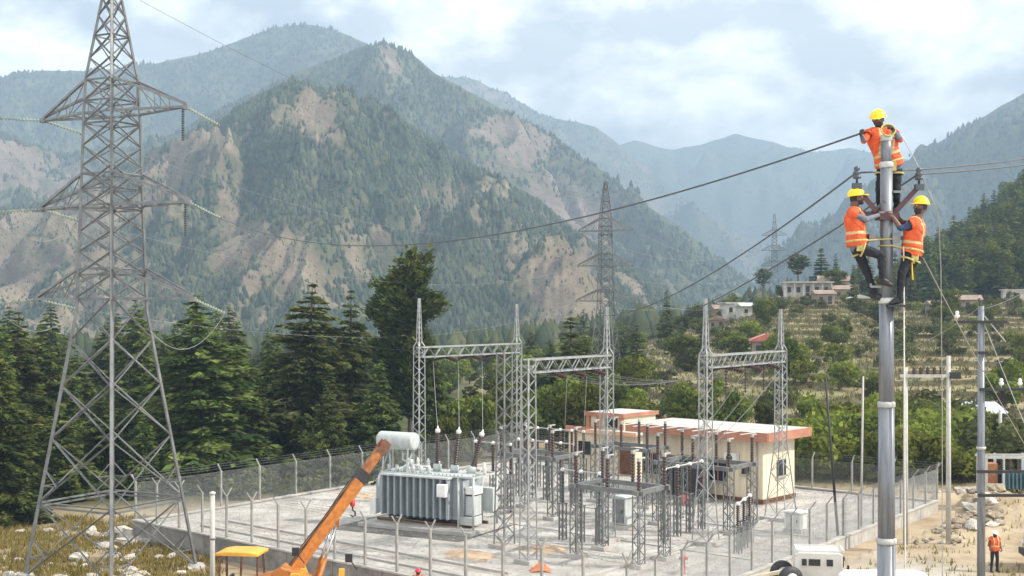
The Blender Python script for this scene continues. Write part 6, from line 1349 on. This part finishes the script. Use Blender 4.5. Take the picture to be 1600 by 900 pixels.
scatter(34, CEDAR, 'forest_cedar', 'dark cedar in the wood behind the front cedar row', 'cedars of the wood behind the row', (-140, 690, 112, 190, 4.5), (.62, .92), 'tree', 21)
scatter(14, SCRUB, 'scrub_bush', 'low bush along the fence under the cedar trees', 'low bushes under the cedars', (230, 640, 78, 88, 2.0), (.4, .8), 'bush', 10)
scatter(210, SPIRE, 'forest_conifer', 'conifer in the dark forest on the right hand slope', 'conifers of the dark forest slope', (1395, 1660, 272, 425, 4.2), (.75, 1.25), 'tree', 12, lambda px, Y, z, ri, g: px > 1395+max(0, (300-Y))*1.2)
scatter(70, BROAD, 'forest_tree', 'round crowned tree in the dark forest on the right hand slope', 'round crowned trees of the forest slope', (1400, 1660, 276, 425, 5.0), (.9, 1.5), 'tree', 13)
scatter(24, SPIRE, 'hill_conifer', 'small conifer at the foot of the dark forest slope', 'conifers below the forest slope', (1330, 1500, 250, 285, 5.0), (.4, .8), 'tree', 14)
scatter(26, SPIRE, 'valley_conifer', 'conifer on the low ground behind the gantries', 'conifers on the valley floor', (690, 1010, 260, 520, 7.0), (.7, 1.2), 'tree', 15)
scatter(16, BROAD, 'yard_edge_tree', 'leafy tree close behind the back of the yard', 'leafy trees behind the yard', (660, 990, 96, 126, 3.5), (.4, .75), 'tree', 22)
scatter(30, BROAD, 'valley_tree', 'leafy tree on the low ground behind the gantries', 'leafy trees on the valley floor', (680, 1010, 125, 300, 5.0), (.45, .85), 'tree', 16)
# dry grass on the rough ground
def tufts(name, label, n, reg, leaf, seed, cond=None, mat=None):
    g = np.random.default_rng(seed); px = g.uniform(reg[0], reg[1], n); Y = np.sqrt(g.uniform(reg[2]**2, reg[3]**2, n)); x = (px-800)/F*Y
    z, ri, tm = ground_parts(x, Y); keep = ~inyard(x, Y, .5)
    if cond is not None: keep &= cond(x, Y, ri, tm, g)
    x, Y, z = x[keep], Y[keep], z[keep]; n = len(x); k = 4
    P0 = np.repeat(np.stack([x, Y, z], -1), k, 0)+g.normal(0, .12, (n*k, 3))*np.array([1, 1, 0]); hgt = leaf*g.uniform(.5, 1.4, n*k); az = g.uniform(0, 6.28, n*k); w_ = hgt*.16
    s = np.stack([np.cos(az), np.sin(az), az*0], -1)*w_[:, None]; tipv = np.stack([g.normal(0, .3, n*k)*hgt, g.normal(0, .3, n*k)*hgt, hgt], -1)
    V = np.stack([P0-s, P0+s, P0+tipv], 1).reshape(-1, 3); Fc = np.arange(len(V)).reshape(-1, 3)
    return tag(link(name, fast_mesh(name, V, Fc, {'tone': np.repeat(np.clip(g.normal(.5, .3, n*k), 0, 1), 3)}), mat or M_STRAW), label, 'grass', kind='stuff')
tufts('dry_grass', 'dry yellow grass round the feet of the large tower', 12000, (-150, 345, 46, 72), .22, 31, lambda x, Y, ri, tm, g: fbm(x/3, Y/3, 3, 9)+g.normal(0, .2, len(x)) > -.15)
tufts('terrace_grass', 'rough grass along the terraces of the hillside', 26000, (950, 1620, 106, 256), .38, 32, lambda x, Y, ri, tm, g: (g.uniform(size=len(x)) < .25+.75*ri), M_OLIVEG)
tufts('bank_grass', 'sparse dry weeds on the rubble bank and track edges', 500, (1300, 1620, 52, 84), .2, 33)
# ------------------------------------------------------------------ rocks
def rock_mesh(seed):
    g = np.random.default_rng(seed); vs, fs = ico((0, 0, 0), 1.0, 5); v = np.array([tuple(x) for x in vs]); v = v*np.array([1, .8, .6])*(1+.0*v)
    n = fbm(v[:, 0]*1.3+seed, v[:, 1]*1.3+v[:, 2]*1.7, 3, seed)[:, None]; v = v*(1+.55*n); v = np.round(v*2.6)/2.6*.4+v*.6
    me = bpy.data.meshes.new('rock'); me.from_pydata([tuple(x) for x in v], [], fs); me.update(); return me
RK = [rock_mesh(200+i) for i in range(6)]
for m_ in RK[:3]: m_.materials.append(M_ROCK)
for m_ in RK[3:]: m_.materials.append(M_ROCKB)
def rocks(n, reg, sc, fam, label, group, seed, cond=None):
    g = np.random.default_rng(seed); c = 0
    for _ in range(n*30):
        if c >= n: break
        px = g.uniform(reg[0], reg[1]); py = g.uniform(reg[2], reg[3]); p = G(px, py, -.6); x, Y = p.x, p.y
        if inyard(np.array(x), np.array(Y), .35): continue
        s = g.uniform(*sc)*(1 if g.uniform() < .8 else 1.7); o = link('rock', fam[int(g.integers(len(fam)))], None, None, (x, Y, gz(x, Y)+s*.18)); o.scale = (s*g.uniform(.8, 1.4), s*g.uniform(.8, 1.3), s*g.uniform(.6, 1.1)); o.rotation_euler = (g.uniform(-.3, .3), g.uniform(-.3, .3), g.uniform(0, 6.28))
        tag(o, label, 'rock', group); c += 1
rocks(46, (-20, 315, 818, 900), (.12, .34), RK[:3], 'pale rock in the grass at the foot of the large tower', 'pale rocks round the large tower', 41)
rocks(12, (140, 215, 822, 850), (.3, .6), RK[:3], 'larger pale boulder heaped below the retaining wall', 'boulders below the retaining wall', 42)
rocks(190, (1385, 1560, 782, 850), (.10, .32), RK[2:], 'brown stone in the rubble bank beside the side fence', 'stones of the rubble bank', 43)
rocks(26, (1330, 1500, 815, 870), (.08, .2), RK, 'small stone beside the gravel track', 'stones by the gravel track', 44)

# small yard clutter
def bucket(label, px, py, mat, s=1.0):
    p = G(px, py); t = thing('bucket', label, 'bucket', (p.x, p.y, 0)); m = MB().smooth(); m.lathe([(.13*s, 0), (.2*s, .34*s), (.185*s, .34*s), (.12*s, .03*s)], 16); m.build('pail', mat, t)
    m = MB().smooth(); m.poly([Vector((math.cos(a)*.2*s, 0, .34*s+math.sin(a)*.16*s)) for a in np.linspace(0, math.pi, 9)], .012, 5); m.build('handle', M_STEELD, t); return t
bucket('red fire bucket hung by the switchgear cabinets', 1070, 790, M_RED, 1.6)
p = G(845, 892); t = thing('tarpaulin', 'crumpled orange tarpaulin lying near the middle gantry foot', 'tarpaulin', (p.x, p.y, 0)); n = 14
gx, gy = np.meshgrid(np.linspace(-1, 1, n), np.linspace(-1, 1, n), indexing='ij'); zt_ = .34*np.exp(-(gx**2+gy**2)*1.8)*(1+.7*fbm(gx*2, gy*2, 3, 4))+.02
ix = np.arange(n*n).reshape(n, n); link('sheet', fast_mesh('sheet', np.stack([gx*.42, gy*.38, zt_], -1).reshape(-1, 3), np.stack([ix[:-1, :-1], ix[1:, :-1], ix[1:, 1:], ix[:-1, 1:]], -1).reshape(-1, 4)), node_mat('orange_tarpaulin', (.62, .17, .06), .7, 0, .15, 6), t)
p = G(1068, 896); t = thing('hydrant', 'small red hydrant post near the front corner of the fence', 'hydrant', (p.x, p.y, 0)); m = MB().smooth(); m.lathe([(.12, 0), (.07, .05), (.07, .55), (.11, .58), (.11, .7), (.04, .8)], 12); m.build('post', M_RED, t); m = MB(); m.box((0, 0, .62), (.34, .1, .1)); m.build('outlet', M_RED, t)

# ------------------------------------------------------------------ wires
def wire(label, a, b, sag, r, mat=M_WIRE, name='conductor', n=28, group=None, z_only=True):
    a = Vector(a); b = Vector(b); m = MB(); m.poly([a.lerp(b, i/n)-a+Vector((0, 0, -sag*4*(i/n)*(1-i/n))) for i in range(n+1)], r, 5, False); o = m.build(name, mat); o.location = a
    return tag(o, label, 'wire', group)
iL = pq(1338, 270, -.03); iR = pq(1435, 272, -.03); topL = pq(1343, 209, -.16)
wire('thick conductor from the top lineman down to the large tower', topL, tip(TM_, 1, 1)+Vector((.2, 0, -.1)), 1.75, .017, n=60)
wire('conductor from the left bracket insulator down to the middle gantry', iL, (cD[0]-.1, cD[1], 10.6), .55, .016)
wire('conductor from the right bracket insulator down to the middle gantry', iR, (cD[0]+.1, cD[1], 9.6), .55, .016)
far1 = P(1760, 216, 34); far2 = P(1760, 226, 33)
wire('upper conductor from the left bracket insulator running off to the right', iL, far1, .16, .015); wire('lower conductor from the right bracket insulator running off to the right', iR, far2, .12, .015)
m = MB().smooth(); pts = [pq(1404, 206, .05), pq(1418, 228, 0), pq(1432, 255, 0), pq(1444, 283, 0), pq(1457, 312, .05), pq(1466, 335, .1), pq(1470, 420, 1.0), pq(1472, 620, 2.0), pq(1473, 1500, 2.2)]
m.poly([p-pts[0] for p in pts], .008, 5, False); o = m.build('hand_line', M_WIREL); o.location = pts[0]; tag(o, 'thin hand line curving down from the top lineman to the right', 'rope')
m = MB().smooth(); a = pq(1412, 385, -.16); m.poly([Vector((0, 0, 0)), Vector((.01, 0, -2)), Vector((.03, 0, -6)), Vector((.02, 0, gz(a.x, a.y)-a.z))], .011, 6, False); o = m.build('hanging_rope', M_ROPE); o.location = a; tag(o, 'pale rope hanging straight down from the right lineman', 'rope')
wire('pale guy rope slanting down from the right lineman past the forest', pq(1442, 402, .05), P(1665, 800, 30), .12, .009, M_WIREL, 'guy_rope')
m = MB(); a = pq(1424, 405, -.14); m.bar(Vector((0, 0, 0)), Vector((.02, 0, -.32)), .05, .012); o = m.build('tie_strap', M_HELM); o.location = a; tag(o, 'short yellow strap end dangling below the right lineman', 'strap')
# wires of the right hand pole
wire('wire from the slim painted pole up to the right edge', POLE_R+Vector((.1, 0, -.1)), P(1690, 392, 40), .25, .012, M_WIREL); wire('wire from the slim painted pole back to the left', POLE_R, P(1400, 548, 75), .3, .012, M_WIREL)
wire('stay wire slanting from the slim painted pole to the ground', POLE_R+Vector((.1, 0, -.6)), P(1668, 820, 38), .1, .01, M_WIREL, 'stay_wire')
# tower line
pk = TM_ @ Vector((0, 0, 26.1)); wire('faint earth wire from the large tower peak to the distant tower', pk, TM2 @ Vector((0, 0, 26.1)), 2.2, .009, M_WIRE, n=40)
for (k, s, wd), e in LINE_OUT.items():
    nm = ('lowest', 'middle', 'topmost')[k]; sd_ = 'left' if s < 0 else 'right'
    if 'left' in wd: wire(f'line conductor leaving the {nm} left arm of the large tower out of the picture', e, e+Vector((-22, -9, -.2)), .6, .013, M_WIREL)
    elif s < 0: wire(f'line conductor from the {nm} left arm towards the distant tower', e, tip(TM2, k, -1), 2.6, .007, M_WIREL, n=40)
    else: wire(f'line conductor from the {nm} right arm towards the transformer gantry', e, Vector((cA[0], cA[1], 8.5)).lerp(Vector((cC[0], cC[1], 8.5)), .25+.25*k), .5, .005, M_WIRE, n=40)
for k in range(3):
    for s in (-1, 1): wire(f'far conductor between the distant tower and the hilltop tower, {("lowest", "middle", "topmost")[k]} {"left" if s < 0 else "right"} arm', tip(TM2, k, s), tip(TM3, k, s), 5, .016, M_WIREL, n=40)
# strain insulators and droppers on the gantries
BA = Vector((cA[0], cA[1], 8.15)); BC = Vector((cC[0], cC[1], 8.15)); BB = Vector((cB[0], cB[1], 8.15)); BD_ = Vector((cD[0], cD[1], 8.15)); BE = Vector((cE[0], cE[1], 8.15)); BF = Vector((cF[0], cF[1], 8.15))
uv3 = Vector((UV[0], UV[1], 0))
for gi, (A_, B_, nmg, tgt) in enumerate(((BA, BC, 'tall gantry behind the transformer', BUSH), (BB, BD_, 'middle gantry', BUSP[2]), (BE, BF, 'wide footed gantry', BUSP[3]))):
    for j in range(3):
        a = A_.lerp(B_, .25+.25*j); wdn = ('first', 'second', 'third')[j]
        for sg in ((-1, 1) if gi != 1 else (1,)):
            b = a+uv3*sg*1.0+Vector((0, 0, -.22)); t = thing('strain_insulator', f'dark strain insulator string, {wdn} on the {"front" if sg > 0 else "back"} side of the {nmg}', 'insulator', a, group='strain insulators on the gantry beams')
            m = MB(); disc_string(m, a, b, 7, .11, .03); m.build('disc_stack', M_BROWNINS, t, True)
        if gi == 2:
            t = thing('hanging_insulator', f'dark insulator string hanging {wdn} under the beam of the {nmg}', 'insulator', a, group='hanging insulators under the gantry beam'); m = MB(); disc_string(m, a, a+Vector((0, 0, -1.35)), 9, .11, .03); m.build('disc_stack', M_BROWNINS, t, True)
        wire(f'{wdn} dropper wire hanging from the {nmg}', a+uv3*(1.0 if gi != 0 else -1.0)*(1 if gi else 1)+Vector((0, 0, -.22)), Vector(tgt[min(j, len(tgt)-1)]), .35, .013, M_WIREL, 'dropper_wire', 16)
for j, (pA, pB, sgn) in enumerate(((BB, BE, 0), (BD_, BF, 0), (BC, BD_, 0))):
    for q in range(3): wire(f'slack wire between gantry beams, {("first", "second", "third")[q]} of the {("front", "back", "left")[j]} span', pA.lerp((BD_, BB, BA)[j], .2+.25*q)+Vector((0, 0, -.1)), pB.lerp((BF, BE, BB)[j], .2+.25*q)+Vector((0, 0, -.1)), .6, .009, M_WIRE, 'span_wire', 20)
# ------------------------------------------------------------------ haze
hm = bpy.data.materials.new('haze'); hm.use_nodes = True; t = hm.node_tree; t.nodes.clear(); o_ = t.nodes.new('ShaderNodeOutputMaterial'); pv = t.nodes.new('ShaderNodeVolumePrincipled'); pv.inputs['Density'].default_value = HAZE; pv.inputs['Color'].default_value = (.48, .67, .88, 1); pv.inputs['Anisotropy'].default_value = 0.0
t.links.new(pv.outputs[0], o_.inputs['Volume'])
m = MB(); m.box((0, 3500, 360), (22000, 7200, 790)); tag(m.build('haze', hm), 'pale blue haze filling the valley', kind='stuff')
